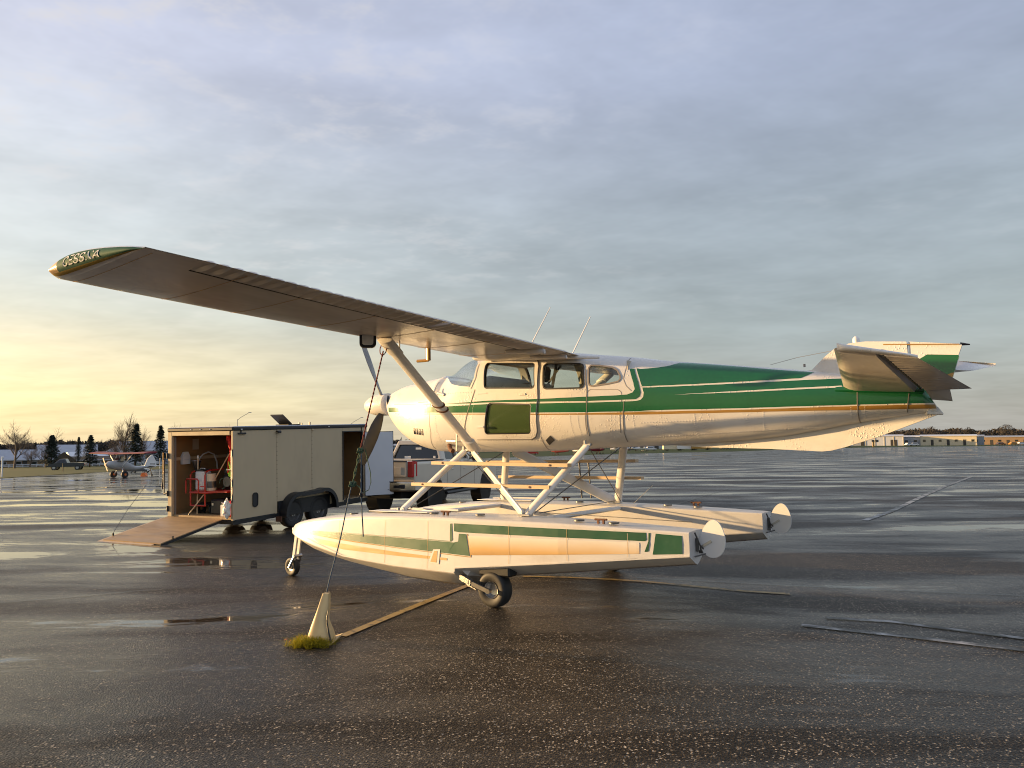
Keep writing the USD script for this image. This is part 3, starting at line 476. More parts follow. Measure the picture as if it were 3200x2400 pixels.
part('door_handle', [box(-2.60,.552,-.03,.16,.02,.022,.008), box(-2.55,.55,-.45,.12,.018,.03,.01), box(-3.22,.556,-.085,.10,.02,.03,.01)], 'white_paint', door)
part('exhaust_pipe', tube([(-1.86,.36,-.66),(-1.93,.42,-.72),(-1.99,.44,-.74)], .030, 12), 'rust', label='short brown exhaust stub under the cowl')
part('cowl_latch', [tube([(-1.76,.50,.11),(-1.76,.53,.06)], .010), tube([(-1.80,.515,.04),(-1.92,.52,.005)], .018, 8, flat=.5)], 'steel')
part('step_bracket', [bar((-1.86,.42,-.60),(-2.04,.44,-.61),.012,.012), bar((-2.08,.46,-.52),(-2.08,.47,-.74),.012,.018)], 'steel')
# nose: intakes, spinner, three blades
part('air_intake', [moved(disc_y(.085, 0, .01, 24), (-.535,.175,.03), rz=-math.pi/2+.62), moved(disc_y(.085,0,.01,24), (-.535,-.175,.03), rz=-math.pi/2-.62)], 'black')
sp = []
for r, x in ((.004,.155),(.025,.148),(.055,.125),(.09,.08),(.125,.01),(.150,-.08),(.165,-.19),(.168,-.30),(.168,-.36)): sp.append((r, x))
pr = part('propeller_spinner', moved(lathe_y([(r, -x) for r, x in sp], 40), (0,0,0), rz=math.pi/2), 'white_paint', smooth=40)
def blade(ang, tone, tw=.55):
    R = 1.0; rs = np.array([.10,.16,.25,.38,.55,.72,.88,.965,1.0]); ch = np.array([.065,.085,.125,.165,.178,.168,.140,.118,.108]); th = np.array([.06,.05,.038,.03,.022,.017,.012,.010,.008]); tws = np.radians([58,52,45,36,27,21,17,15,14])
    a = np.arange(18)*2*math.pi/18; rings = []
    for r, c, t, w in zip(rs, ch, th, tws):
        u = np.cos(a)*c/2; v = np.sin(a)*t/2
        rings.append(np.stack([-u*math.sin(w)+v*math.cos(w), u*math.cos(w)+v*math.sin(w), np.full(18, r)], 1))
    v, f = closed(np.array(rings)); m = trimesh.Trimesh(v, f, process=False)
    return moved(m, (-.27,0,0), rx=-ang)
for a, t in ((math.radians(26),'prop_grey'), (math.radians(-95),'prop_black'), (math.radians(152),'prop_black')):
    part('propeller_blade', blade(a, t), t, smooth=40)
# cabin inside
part('cabin_sidewall', [box(-4.33,-.455,-.1,.46,.012,.62), box(-4.56,0,-.1,.012,.80,.62)], 'headliner'); part('cabin_floor', box(-3.2,0,-.64,2.6,.60,.03), 'cockpit_dark')
gl = m3.Manifold.batch_hull([m3.Manifold.sphere(.06,16).translate((x,y,z)) for x,y,z in ((-1.98,-.38,.06),(-1.98,.38,.06),(-2.60,-.40,.15),(-2.60,.40,.15),(-2.62,-.40,-.25),(-2.62,.40,-.25),(-2.05,-.38,-.25),(-2.05,.38,-.25))])
part('instrument_panel', gl, 'cockpit_dark', smooth=40)
part('control_yoke', [tube([(-2.66,.25,.0),(-2.80,.25,.0)], .015), tube([(-2.80,.12,.06),(-2.80,.16,-.02),(-2.80,.25,-.04),(-2.80,.34,-.02),(-2.80,.38,.06)], .013)], 'black')
for y in (.27, -.27):
    s = part('seat', box(-3.0,y,-.46,.46,.42,.14,.05), 'seat_cloth'); part('seat_back', moved(box(0,0,.26,.11,.40,.54 if y > 0 else .36,.05), (-3.24,y,-.46 if y > 0 else -.52), ry=-.18), 'seat_cloth', s)
    if y > 0: part('headrest', moved(box(0,0,0,.08,.22,.20,.04), (-3.36,y,.17), ry=-.18), 'seat_cloth', s)
s = part('rear_seat', box(-3.85,0,-.48,.44,.88,.15,.05), 'seat_cloth'); part('seat_back', moved(box(0,0,.20,.11,.86,.42,.05), (-4.08,0,-.48), ry=-.2), 'seat_cloth', s)
part('shoulder_belt', bar((-3.66,.40,.42),(-3.52,.36,-.02),.04,.006,(0,1,0)), 'black'); part('shoulder_belt', bar((-3.30,-.3,.40),(-2.9,-.4,.05),.03,.006,(0,1,0)), 'black')
part('roof_lining', box(-3.05,0,.385,1.0,.80,.02), 'headliner')
part('door_post', [tube([(-2.50,-.50,.05),(-2.50,-.49,.40)], .03), tube([(-3.44,-.49,.36),(-3.44,-.53,-.02)], .035)], 'headliner')
# ---- wings
def af(t, n=26):
    b = (1-np.cos(np.linspace(0, math.pi, n)))/2
    yt = 5*t*(.2969*np.sqrt(b)-.126*b-.3516*b**2+.2843*b**3-.1015*b**4); m, p = .02, .4
    yc = np.where(b < p, m/p**2*(2*p*b-b*b), m/(1-p)**2*((1-2*p)+2*p*b-b*b)); return b, yc+yt, yc-yt
WLE = lambda y: np.interp(y, [0,.77,2.6,4.0,5.0,5.40], [-2.54,-2.525,-2.45,-2.375,-2.345,-2.345])
WTE = lambda y: np.interp(y, [0,.43,2.4,4.04,4.97,5.42], [-3.99,-3.975,-3.85,-3.74,-3.705,-3.655])
WZ = lambda y: .437+.034*y
WDR = lambda y: np.interp(y, [0,.43,2.5,5.45], [.132,.130,.085,.034])
WTH = lambda y: np.interp(y, [0,2.6,5.4], [.115,.115,.105])
HINGE = lambda y: WTE(y)+np.interp(y, [0,2.6,5], [.36,.335,.275])
def wing_ring(y, x0=None, x1=None, n=26, bead=0., gap=0.):
    le, te = WLE(y), WTE(y); c = le-te; b, up, lo = af(WTH(y), 60)
    s0 = 0 if x0 is None else (le-x0)/c; s1 = 1 if x1 is None else (le-x1)/c
    s = s0+(s1-s0)*(1-np.cos(np.linspace(0, math.pi, n)))/2 if x0 is None else np.linspace(s0, s1, n)
    zu, zl = np.interp(s, b, up)*c, np.interp(s, b, lo)*c
    zl = np.minimum(zl, zu-.004)
    env = np.clip(np.sin(math.pi*np.clip((s-s0)/max(s1-s0,1e-6), 0, 1)), 0, 1)**.5 if x0 is not None else 0
    zu, zl = zu+bead*env, zl-bead*env
    X = np.r_[le-c*s, (le-c*s)[::-1][1:]]; Z = np.r_[zu, zl[::-1][1:]]+WZ(y)-WDR(y)*np.r_[s, s[::-1][1:]]
    return np.stack([X, np.full(len(X), y), Z], 1)
def wing_parts(sd):
    fl = (lambda m: m) if sd > 0 else mirror_y
    def loft(ys, **k): v, f = closed(np.array([wing_ring(y, **{q: (g(y) if callable(g) else g) for q, g in k.items()}) for y in ys])); return trimesh.Trimesh(v, f, process=False)
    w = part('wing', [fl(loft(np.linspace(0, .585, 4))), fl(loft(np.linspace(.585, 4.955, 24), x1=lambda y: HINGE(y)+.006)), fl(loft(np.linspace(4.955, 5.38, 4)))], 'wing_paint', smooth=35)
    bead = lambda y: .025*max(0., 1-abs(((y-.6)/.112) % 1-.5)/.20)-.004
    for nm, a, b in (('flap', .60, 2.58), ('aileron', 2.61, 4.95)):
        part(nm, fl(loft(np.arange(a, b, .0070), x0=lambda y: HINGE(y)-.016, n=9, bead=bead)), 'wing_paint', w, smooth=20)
    part('hinge_gap', fl(loft(np.linspace(.6, 4.95, 20), x0=lambda y: HINGE(y)+.010, x1=lambda y: HINGE(y)-.020, n=3, bead=-.010)), 'black', w)
    # rounded tip in bands from the top round to the underside
    stn = (1-np.cos(np.linspace(0, math.pi, 30)))/2
    def band(f0, f1, lift=0., s0=0., s1=1.):
        P = []
        for s in s0+(s1-s0)*stn:
            le, te = -2.345, -3.665; c = le-te; b, up, lo = af(.105, 60)
            zu, zl = np.interp(s, b, up)*c, np.interp(s, b, lo)*c; zc, h = (zu+zl)/2, max((zu-zl)/2, .003)
            bul = .125*(1-.72*s*s)*(1-.5*max(s-.9,0)/.1); back = .17*(1-s)**4
            row = []
            for f in np.radians(np.linspace(f0, f1, 10)):
                k = math.cos(f); row.append((le-c*s-back*k, 5.38+(bul+lift)*k, zc+(h*1.25+lift)*math.sin(f)*(1 if f > 0 else .8)+WZ(5.38)-WDR(5.38)*s-.012*k))
            P.append(row)
        return quad_sheet(np.array(P))
    tip = part('wing_tip', fl(band(90, 48)), 'white_paint', w, smooth=True)
    part('tip_green_band', fl(band(48, -40, 0, .16, 1)), 'tip_green', w, smooth=True); part('tip_orange_band', fl(band(48, -40, 0, 0, .16)), 'stained_paint', w, smooth=True)
    part('tip_gold_band', fl(band(-40, -62)), 'tip_gold', w, smooth=True); part('tip_underside', fl(band(-62, -90)), 'wing_paint', w, smooth=True)
    if sd > 0:
        t = meshkit.text_mesh('CESSNA', .060, .0008); v = t.vertices; ln = v[:,0].max()
        out = []
        for x, yy, zz in v:                                             # lettering laid on the curved tip, leaning forward
            s = .25+(x+.25*yy)*.40/ln; f = math.radians(-22+yy/.060*50); le, c = -2.345, 1.32; b, up, lo = af(.105, 60)
            zu, zl = np.interp(s, b, up)*c, np.interp(s, b, lo)*c; zc, h = (zu+zl)/2, (zu-zl)/2; bul = .125*(1-.72*s*s)+.003+zz; back = .17*(1-s)**4; k = math.cos(f)
            out.append((le-c*s-back*k, 5.38+bul*k, zc+(h*1.25+.003)*math.sin(f)*(1 if f > 0 else .8)+WZ(5.38)-WDR(5.38)*s-.012*k))
        part('tip_lettering', trimesh.Trimesh(np.array(out), t.faces, process=False), 'lettering', w, label='white capital lettering along the green wing tip')
    # skin seams across the underside, the main strut and its cuffs
    sm = []
    for y in (1.0, 1.7, 2.45, 3.2, 4.0, 4.62, 5.30):
        r = wing_ring(y, n=20); lo = r[22:36]; sm.append(tube(fl(trimesh.Trimesh(lo-(0,0,.0005), np.zeros((0,3),int), process=False)).vertices, .0025, 4))
    part('skin_seam', sm, 'gold_paint', w)
    st = part('wing_strut', fl(foil_bar((-2.42,.55,-.70), (-2.80,2.40,.39), .150, .062, (1,0,-.1))), 'strut_paint', smooth=40)
    part('strut_cuff', fl(foil_bar((-2.765,2.24,.295), (-2.80,2.44,.42), .20, .075, (1,0,0))), 'strut_paint', st, smooth=40)
    part('strut_foot', fl(foil_bar((-2.40,.50,-.73), (-2.455,.70,-.615), .20, .080, (1,0,0))), 'strut_paint', st, smooth=40)
    for q in (.40, .445):
        p0 = np.array((-2.42,.55,-.70))+(np.array((-2.80,2.40,.39))-np.array((-2.42,.55,-.70)))*q; dd = np.array((-.38,1.85,1.09)); dd /= np.linalg.norm(dd)
        part('strut_clamp', fl(foil_bar(p0, p0+dd*.02, .172, .082, (1,0,-.1))), 'rust', st)
    return w
wing = wing_parts(1); wing2 = wing_parts(-1)
# gear-check mirror, pitot and vents under the port wing
_mp = (-2.70,2.58,.415)
mm = part('gear_mirror', moved(prism(rounded([(-.085,-.085),(.085,-.085),(.085,.085),(-.085,.085)], .045, 6), -.03, .03), _mp, rz=.82), 'black', smooth=40, label='round-cornered black mirror under the wing')
part('mirror_face', moved(prism(rounded([(-.055,-.062),(.055,-.062),(.06,.085),(-.06,.085)], .025), .028, .036), _mp, rz=.82), 'strut_paint', mm); part('mirror_arm', box(-2.70,2.58,.52,.05,.05,.10,.01), 'strut_paint', mm)
part('pitot_tube', [foil_bar((-2.66,1.62,.45),(-2.66,1.62,.285),.07,.035,(1,0,0)), tube([(-2.66,1.62,.292),(-2.49,1.62,.298)], .018)], 'gold_paint', smooth=40, label='brown pitot tube hanging below the wing')
part('vent_tube', tube([(-2.78,2.20,.44),(-2.78,2.20,.33),(-2.765,2.20,.295),(-2.74,2.20,.285)], .007), 'strut_paint')
part('flap_track', [foil_bar((-3.42,1.15,.36),(-3.95,1.15,.30),.06,.05,(0,0,1)), foil_bar((-3.45,.70,.34),(-3.95,.70,.285),.05,.04,(0,0,1))], 'wing_paint', smooth=40)
part('wing_root_fairing', foil_bar((-2.48,.56,.455),(-4.25,.47,.27),.11,.09,(0,0,1), c2=.03, t2=.02), 'white_paint', smooth=40)
for a, b in (((-2.94,.02,.52),(-3.304,.0,1.063)), ((-3.62,.02,.42),(-3.885,0,.859))): part('whip_antenna', tube([a, b], [.009,.005], 6), 'strut_paint')
part('antenna_wire', tube([(-6.02,0,.055),(-6.3,0,.105),(-6.66,0,.14)], .0022, 4), 'seam'); part('antenna_wire', tube([(-6.36,0,.0),(-6.36,0,.03)], .012, 6), 'seam')
# ---- tail
def slab(poly_sections, th, shape='lead'):
    """a thin lifting surface through sections of (x, y, z) from leading to trailing edge, thick in z"""
    R_ = []
    for sec, t in poly_sections:
        sec = np.asarray(sec, float); n = 15; s = np.linspace(0, 1, n); arc = np.linspace(0, 1, len(sec))
        mid = np.stack([np.interp(s, arc, sec[:,k]) for k in range(3)], 1); prof = t/2*(np.clip(2.4*np.sqrt(s), .1, 1) if shape == 'lead' else np.clip(1-s, .05, 1))
        R_.append(np.vstack([mid+np.outer(prof,(0,0,1)), (mid-np.outer(prof,(0,0,1)))[::-1][1:-1]]))
    v, f = closed(np.array(R_)); return trimesh.Trimesh(v, f, process=False)
def tailplane(sd, root, tip, rt, tt):
    fl = (lambda m: m) if sd > 0 else mirror_y
    (lx, hx, tx, z0l, z0t), (lx2, hx2, tx2, z1l, z1t) = root, tip
    zz = lambda l, x, a, t, c: a+(t-a)*(l-x)/(l-c)
    S = []; ysr = np.r_[np.linspace(.12, tt-.10, 8), tt-.05, tt-.015, tt]
    for y in ysr:
        k = (y-.12)/(tt-.12); rd = 0 if y < tt-.09 else (1-math.sqrt(max(1-((y-(tt-.09))/.09)**2, 0)))
        L_, H_ = lx+(lx2-lx)*k-.10*rd, hx+(hx2-hx)*k; T_ = tx+(tx2-tx)*k; zl, zt = z0l+(z1l-z0l)*k, z0t+(z1t-z0t)*k
        zf = lambda x: zl+(zt-zl)*(lx+(lx2-lx)*k-x)/(lx+(lx2-lx)*k-T_)
        S.append(([(L_, y, zf(L_)), (H_+.010, y, zf(H_))], .075*(1-.35*k)*(1-.6*rd)))
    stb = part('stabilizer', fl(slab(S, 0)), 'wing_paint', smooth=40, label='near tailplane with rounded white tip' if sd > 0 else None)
    S = []
    for i, y in enumerate(np.arange(.16, tt-.02, .0075)):
        k = (y-.12)/(tt-.12); H_ = hx+(hx2-hx)*k; T_ = tx+(tx2-tx)*k; L_ = lx+(lx2-lx)*k; zl, zt = z0l+(z1l-z0l)*k, z0t+(z1t-z0t)*k; zf = lambda x: zl+(zt-zl)*(L_-x)/(L_-T_)
        bd = .010*max(0., 1-abs((y/.085) % 1-.5)/.25)
        cut = 0. if y > .40 else .0
        S.append(([(H_-.010, y, zf(H_)), (T_+cut, y, zf(T_)-.012)], .060*(1-.35*k)+bd*2))
    part('elevator', fl(slab(S, 0, 'tail')), 'wing_paint', stb, smooth=50)
    part('elevator_gap', fl(bar((hx,.14,z0l+(z0t-z0l)*(lx-hx)/(lx-tx)),(hx2,tt-.03,z1l+(z1t-z1l)*(lx2-hx2)/(lx2-tx2)),.016,.026)), 'black', stb)
    a = np.linspace(0, 1, 16); P = []
    for s in a:
        x = lx2-.02+(tx2-lx2+.02)*s; z = z1l+(z1t-z1l)*s; b_ = .045*(1-(2*s-1)**6)
        P.append([(x, tt-.03+b_*math.cos(f), z+(.030*(1-.6*s))*math.sin(f)) for f in np.radians(np.linspace(95,-95,9))])
    part('tip_cap', fl(quad_sheet(np.array(P))), 'white_paint', stb, smooth=True)
    return stb
st1 = tailplane(1, (-6.74,-7.40,-7.80,-.255,-.335), (-6.99,-7.31,-7.56,-.040,-.174), 0, 1.68)
part('trim_tab', quad_sheet(np.array([[(-7.43,.20,-.312),(-7.62,.10,-.302)],[(-7.46,0,-.41),(-7.62,-.10,-.43)]])), 'wing_paint', st1)
part('stab_fillet', foil_bar((-6.66,.15,-.262),(-7.42,.08,-.31),.09,.10,(0,0,1)), 'green_paint', smooth=40)
st2 = tailplane(-1, (-6.74,-7.40,-7.80,-.110,-.150), (-7.15,-7.55,-7.93,.130,.010), 0, 1.60)
def fin_slab(poly, th, bev=.4):
    p = Polygon(poly); return [prism(p, -th/2, th/2)]
fin = part('tail_fin', m3.Manifold.batch_hull([]) if False else prism(rounded([(-6.20,-.06),(-6.437,-.040),(-6.56,.075),(-6.66,.150),(-6.80,.190),(-6.95,.192),(-7.30,.150),(-7.30,-.35),(-6.6,-.35)], .012), -.035, .035), 'white_paint')
rud = part('rudder', prism(rounded([(-7.312,.150),(-7.312,-.30),(-7.42,-.29),(-7.625,-.23),(-7.742,.078)], .008), -.024, .024), 'white_paint')
part('rudder_green_patch', prism(rounded([(-7.315,-.14),(-7.40,-.02),(-7.46,.012),(-7.712,-.02),(-7.662,-.170),(-7.60,-.19),(-7.40,-.20)], .01), -.027, .027), 'green_paint', rud)
part('rudder_gold_line', prism([(-7.40,-.203),(-7.658,-.175),(-7.645,-.215),(-7.42,-.245)], -.026, .026), 'gold_paint', rud)
part('fin_cap_seam', prism([(-7.10,.150),(-7.72,.082),(-7.722,.074),(-7.10,.140)], -.038, .038), 'gold_paint', fin)
part('rudder_tip_light', tube([(-7.725,0,.083),(-7.80,0,.070)], [.016,.005], 8), 'black', rud)
part('beacon', moved(lathe_y([(.03,0),(.034,.03),(.028,.055),(.012,.07)], 20), (-6.86,0,.185), rx=math.pi/2), 'plastic_white', fin, smooth=40)
part('tail_cone', m3.Manifold.batch_hull([m3.Manifold.sphere(.012,12).translate(p) for p in ((-7.44,.03,-.49),(-7.44,-.03,-.49),(-7.50,0,-.49),(-7.535,0,-.545),(-7.42,.05,-.535),(-7.42,-.05,-.535))]), 'white_paint', smooth=40)
vent = [(-4.70,-.735),(-5.249,-.786),(-5.941,-.822),(-6.30,-.850),(-6.475,-.863),(-6.56,-.858),(-6.686,-.829),(-7.0,-.735),(-7.50,-.552),(-7.40,-.525),(-6.9,-.56),(-6.4,-.63),(-5.8,-.70),(-5.2,-.73)]
part('ventral_fin', prism(vent, -.022, .022), 'white_paint', label='long shallow white fin under the tail')
# ---- floats
FS = np.array([ # aft, deck z, deck half width, chine z, chine half width, keel z
 (-.385,-1.765,.012,-1.785,.018,-1.805),(-.35,-1.722,.075,-1.790,.10,-1.850),(-.26,-1.690,.135,-1.805,.17,-1.900),(-.10,-1.655,.195,-1.840,.235,-1.985),(.10,-1.622,.240,-1.880,.28,-2.050),(.40,-1.585,.285,-1.935,.315,-2.108),
 (.80,-1.548,.315,-2.00,.342,-2.165),(1.3,-1.515,.330,-2.052,.36,-2.222),(1.9,-1.500,.335,-2.088,.365,-2.285),(2.4,-1.498,.335,-2.100,.367,-2.305),(2.86,-1.500,.335,-2.108,.367,-2.305),
 (2.863,-1.500,.335,-2.050,.362,-2.205),(3.4,-1.505,.328,-2.000,.352,-2.150),(4.2,-1.520,.292,-1.920,.312,-2.055),(5.0,-1.550,.225,-1.838,.240,-1.955),(5.55,-1.572,.168,-1.790,.172,-1.888)])
def float_ring(r):
    a, dz, dw, cz, cw, kz = r; out = []
    rd = min(.045-.028*min(max((a-2.0)/3.5,0),1), dw*.35); cr = .020*(1-min(max((a-1.0)/4,0),1)*.8)
    right = [(0,kz),(cw*.30,kz+(cz-kz)*.22),(cw*.72,kz+(cz-kz)*.66),(cw*.97,cz-.012),(cw,cz),(cw,cz+.012),(dw+(cw-dw)*.5,(cz+dz-rd)/2),(dw+.004,dz-rd),(dw-rd*.12,dz-rd*.38),(dw-rd*.45,dz-rd*.1),(dw-rd,dz),(dw*.5,dz+cr*.7),(0,dz+cr)]
    full = right+[(-y,z) for y,z in right[::-1][1:-1]]
    return [(-a, y, z) for y, z in full]
def side_y(x, z):
    """outer side of a float, measured from its centre line"""
    a = -x; dz, dw, cz, cw = [np.interp(a, FS[:,0], FS[:,k]) for k in (1,2,3,4)]
    return np.interp(z, [cz, dz-.05], [cw, dw+.004])
def float_decal(poly, y0, lift=.003, out=1):
    p = Polygon(poly); p = p if p.is_valid else p.buffer(0); bx = p.bounds; ms = []
    xs = np.arange(math.floor(bx[0]/.12)*.12, bx[2]+.12, .12)
    for a, b in zip(xs[:-1], xs[1:]):
        g = p.intersection(Polygon([(a,-9),(b,-9),(b,9),(a,9)]))
        for q in getattr(g, 'geoms', [g]):
            if q.is_empty or q.geom_type != 'Polygon' or q.area < 1e-6: continue
            v, f = trimesh.creation.triangulate_polygon(q, engine='earcut')
            ms.append(trimesh.Trimesh(np.array([(x, y0+out*(side_y(x, z)+lift), z) for x, z in v]), f, process=False))
    return trimesh.util.concatenate(ms)
SEP = 1.10
def make_float(sd):
    yc = SEP*sd
    v, f = closed(np.array([float_ring(r) for r in FS])); hullm = moved(trimesh.Trimesh(v, f, process=False), (0,yc,0))
    F_ = part('float_hull', hullm, 'float_paint', smooth=32, label=('near float with green and gold side stripes' if sd > 0 else 'far float, plain white inner side'))
    for out in (1, -1):
        if out*sd < 0: 
            part('rust_streak', float_decal([(-1.2,-1.90),(-3.8,-1.80),(-5.0,-1.805),(-3.8,-1.87),(-2.9,-1.97),(-1.2,-1.99)], yc, .003, out), 'stained_paint', F_)
            continue
        D_ = lambda nm, poly, m, lift=.003: part(nm, float_decal(poly, yc, lift, out), m, F_)
        D_('green_upper_band', [(-2.845,-1.560),(-5.14,-1.586),(-5.145,-1.652),(-5.125,-1.665),(-2.92,-1.655),(-2.92,-1.655),(-2.85,-1.648)], 'float_green')
        D_('green_lower_band', [(.03,-1.735),(.03,-1.762),(-.5,-1.800),(-1.2,-1.832),(-2.0,-1.868),(-3.03,-1.905),(-3.075,-1.905),(-3.02,-1.672),(-2.92,-1.672),(-2.91,-1.758),(-2.85,-1.770),(-2.0,-1.755),(-1.0,-1.745)], 'float_green')
        D_('green_pinstripe', [(.03,-1.722),(.03,-1.728),(-1.0,-1.736),(-2.0,-1.744),(-2.79,-1.757),(-2.79,-1.565),(-2.82,-1.562),(-2.83,-1.745),(-2.8,-1.764),(-2.0,-1.749),(-1.0,-1.740)], 'float_green')
        D_('gold_panel', [(-3.05,-1.690),(-5.07,-1.680),(-5.07,-1.785),(-3.10,-1.895),(-3.08,-1.895)], 'waterline')
        D_('gold_streak', [(-.35,-1.83),(-1.0,-1.875),(-2.0,-1.925),(-2.75,-1.948),(-2.75,-1.972),(-2.0,-1.968),(-1.0,-1.945),(-.5,-1.90)], 'stained_paint')
        D_('gold_pinstripe', [(.03,-1.770),(.03,-1.775),(-1.2,-1.846),(-2.0,-1.880),(-3.04,-1.920),(-3.10,-1.920),(-3.045,-1.670),(-3.035,-1.670),(-3.085,-1.912),(-3.04,-1.912),(-2.0,-1.874)], 'gold_paint')
        D_('green_stern_panel', [(-5.235,-1.592),(-5.485,-1.605),(-5.485,-1.770),(-5.20,-1.788)], 'float_green'); D_('green_corner_strip', [(-5.165,-1.588),(-5.185,-1.588),(-5.160,-1.76),(-5.13,-1.765),(-5.12,-1.765),(-5.16,-1.67)], 'float_green')
        D_('spray_rail', [(-.15,-1.845),(-1.0,-2.03),(-2.0,-2.085),(-2.86,-2.10),(-2.86,-2.088),(-2.0,-2.073),(-1.0,-2.015),(-.15,-1.828)], 'float_paint', .012)
        for xs_ in (-.9,-1.75,-2.45,-3.6,-4.3,-4.95): a_ = -xs_; zt_, zb_ = np.interp(a_,FS[:,0],FS[:,1])-.05, np.interp(a_,FS[:,0],FS[:,3])+.02; D_('skin_joint', [(xs_,zt_),(xs_-.004,zt_),(xs_-.004,zb_),(xs_,zb_)], 'stained_paint', .0045)
        part('chine_rail', [bar((-a,yc+out*c,z),(-b,yc+out*d,w),.016,.014) for a,c,z,b,d,w in ((2.87,.362,-2.045,4.2,.314,-1.918),(4.2,.314,-1.918,5.55,.174,-1.788))], 'float_paint', F_)
        D_('foot_step', [(-2.545,-1.862),(-2.650,-1.855),(-2.632,-2.02),(-2.468,-2.015)], 'strut_paint', .006); D_('step_recess', [(-2.560,-1.880),(-2.610,-1.875),(-2.600,-2.005),(-2.505,-2.002)], 'stained_paint', .008)
    part('bow_bumper', m3.Manifold.batch_hull([m3.Manifold.sphere(.032,12).translate(p) for p in ((.36,yc,-1.76),(.33,yc+.085,-1.765),(.33,yc-.085,-1.765),(.345,yc,-1.83))]), 'plastic_white', F_, smooth=40)
    # deck fittings
    for x in (-.95,-2.35,-3.05,-4.35,-4.75): part('hatch_cover', moved(disc_y(.055, -.004, .010, 18), (x, yc+.12, np.interp(-x, FS[:,0], FS[:,1])+.022), rx=math.pi/2), 'dark_steel', F_)
    for x in (-2.62,-4.62):
        z = np.interp(-x, FS[:,0], FS[:,1])+.018; part('cleat', [box(x,yc+(.22 if x > -4 else .15)*sd,z+.035,.15,.022,.02,.008), box(x-.03,yc+(.22 if x > -4 else .15)*sd,z+.012,.02,.02,.04), box(x+.03,yc+(.22 if x > -4 else .15)*sd,z+.012,.02,.02,.04)], 'rust', F_)
    part('deck_walkway', box(-1.75,yc+.02,-1.473,1.0,.24,.008), 'plastic_white', F_)
    part('deck_rail', tube([(-2.5,yc-.15,-1.462),(-1.6,yc-.22,-1.46),(-1.3,yc-.2,-1.47)], .012, 6), 'strut_paint', F_)
    # transom hardware and retracted water rudder
    part('transom_bracket', [box(-5.565,yc+.02*sd,-1.70,.03,.025,.13,.008), box(-5.58,yc-.03*sd,-1.77,.04,.02,.03,.006), tube([(-5.58,yc+.1,-1.58),(-5.60,yc+.04,-1.70),(-5.63,yc-.02,-1.76)], .008), tube([(-5.57,yc-.1,-1.63),(-5.62,yc,-1.72)], .008), tube([(-5.57,yc+.10,-1.80),(-5.64,yc,-1.78)], .007), box(-5.61,yc,-1.73,.06,.012,.06,.005)], 'dark_steel', F_)
    a = np.linspace(0, 2*math.pi, 36, endpoint=False); rr = Polygon([(-5.715+.118*math.cos(t)*(1-.18*math.sin(t)), -1.640+.175*math.sin(t)) for t in a])
    wr = tm(prism(rr, -.008, .008)); T = trimesh.transformations.rotation_matrix(-.10 if sd > 0 else -.10, (0,1,0), (-5.715,0,-1.63)); wr.apply_transform(T)
    part('water_rudder', moved(wr, (0,yc,0)), 'plastic_white', F_); part('rudder_post', bar((-5.60,yc,-1.72),(-5.70,yc,-1.66),.03,.022), 'steel', F_)
    # bow wheel on its leg
    nw = part('bow_leg', [bar((.335,yc-.03,-1.84),(.405,yc-.03,-2.20),.022,.05,(1,0,0)), bar((.335,yc+.04,-1.84),(.405,yc+.04,-2.20),.022,.05,(1,0,0))], 'strut_paint', F_, label='bow wheel leg of flat bars')
    part('bow_fork', [tube([(.375,yc+.055,-2.16),(.455,yc+.075,-2.31)], [.018,.022], 8), tube([(.375,yc-.055,-2.16),(.455,yc-.075,-2.31)], [.018,.022], 8), tube([(.375,yc-.07,-2.15),(.375,yc+.07,-2.15)], .026, 10)], 'steel', F_, smooth=40)
    part('bow_tyre', moved(wheel_tyre(.128,.085,.058), (.478,yc,-2.302)), 'rubber', F_, smooth=45); part('bow_rim', moved(lathe_y([(.02,-.048),(.036,-.046),(.040,-.030),(.058,-.034),(.060,-.02),(.060,.02),(.058,.034),(.040,.030),(.036,.046),(.02,.048)], 24), (.478,yc,-2.302)), 'steel', F_, smooth=30)
    # main wheel behind the step
    wy = yc+.24*sd
    part('main_tyre', moved(wheel_tyre(.192,.165,.085), (-3.33,wy,-2.258)), 'rubber', F_, smooth=45)
    part('main_rim', [moved(lathe_y([(.075,-.03*sd),(.082,.055*sd),(.092,.072*sd),(.088,.060*sd),(.060,.02*sd),(.02,.015*sd)], 28), (-3.33,wy,-2.258)), moved(disc_y(.085,-.05,-.03), (-3.33,wy,-2.258))], 'steel', F_, smooth=40)
    part('main_arm', [bar((-2.90,wy+.06*sd,-2.15),(-3.10,wy+.12*sd,-2.195),.04,.06), bar((-3.06,wy+.12*sd,-2.185),(-3.335,wy+.125*sd,-2.262),.026,.045), disc_y(.026,wy*1.0+.095*sd if sd>0 else wy-.14,wy+.14 if sd>0 else wy-.095,14).apply_translation((-3.335,0,-2.262)), bar((-2.98,wy+.07*sd,-2.22),(-3.15,wy+.10*sd,-2.265),.012,.012)], 'dark_steel', F_)
    part('gear_door', moved(m3.Manifold.batch_hull([m3.Manifold.sphere(.006,8).translate(p) for p in ((-2.87,.10*sd,-2.06),(-2.87,.30*sd,-2.05),(-3.00,.26*sd,-2.09),(-3.02,.10*sd,-2.16),(-2.98,.28*sd,-2.13))]), (0,yc,0)), 'float_paint', F_)
    part('wheel_well', box(-3.36,wy-.02*sd,-2.055,.42,.16,.12,.02), 'black', F_)
    return F_
fl1 = make_float(1); fl2 = make_float(-1)
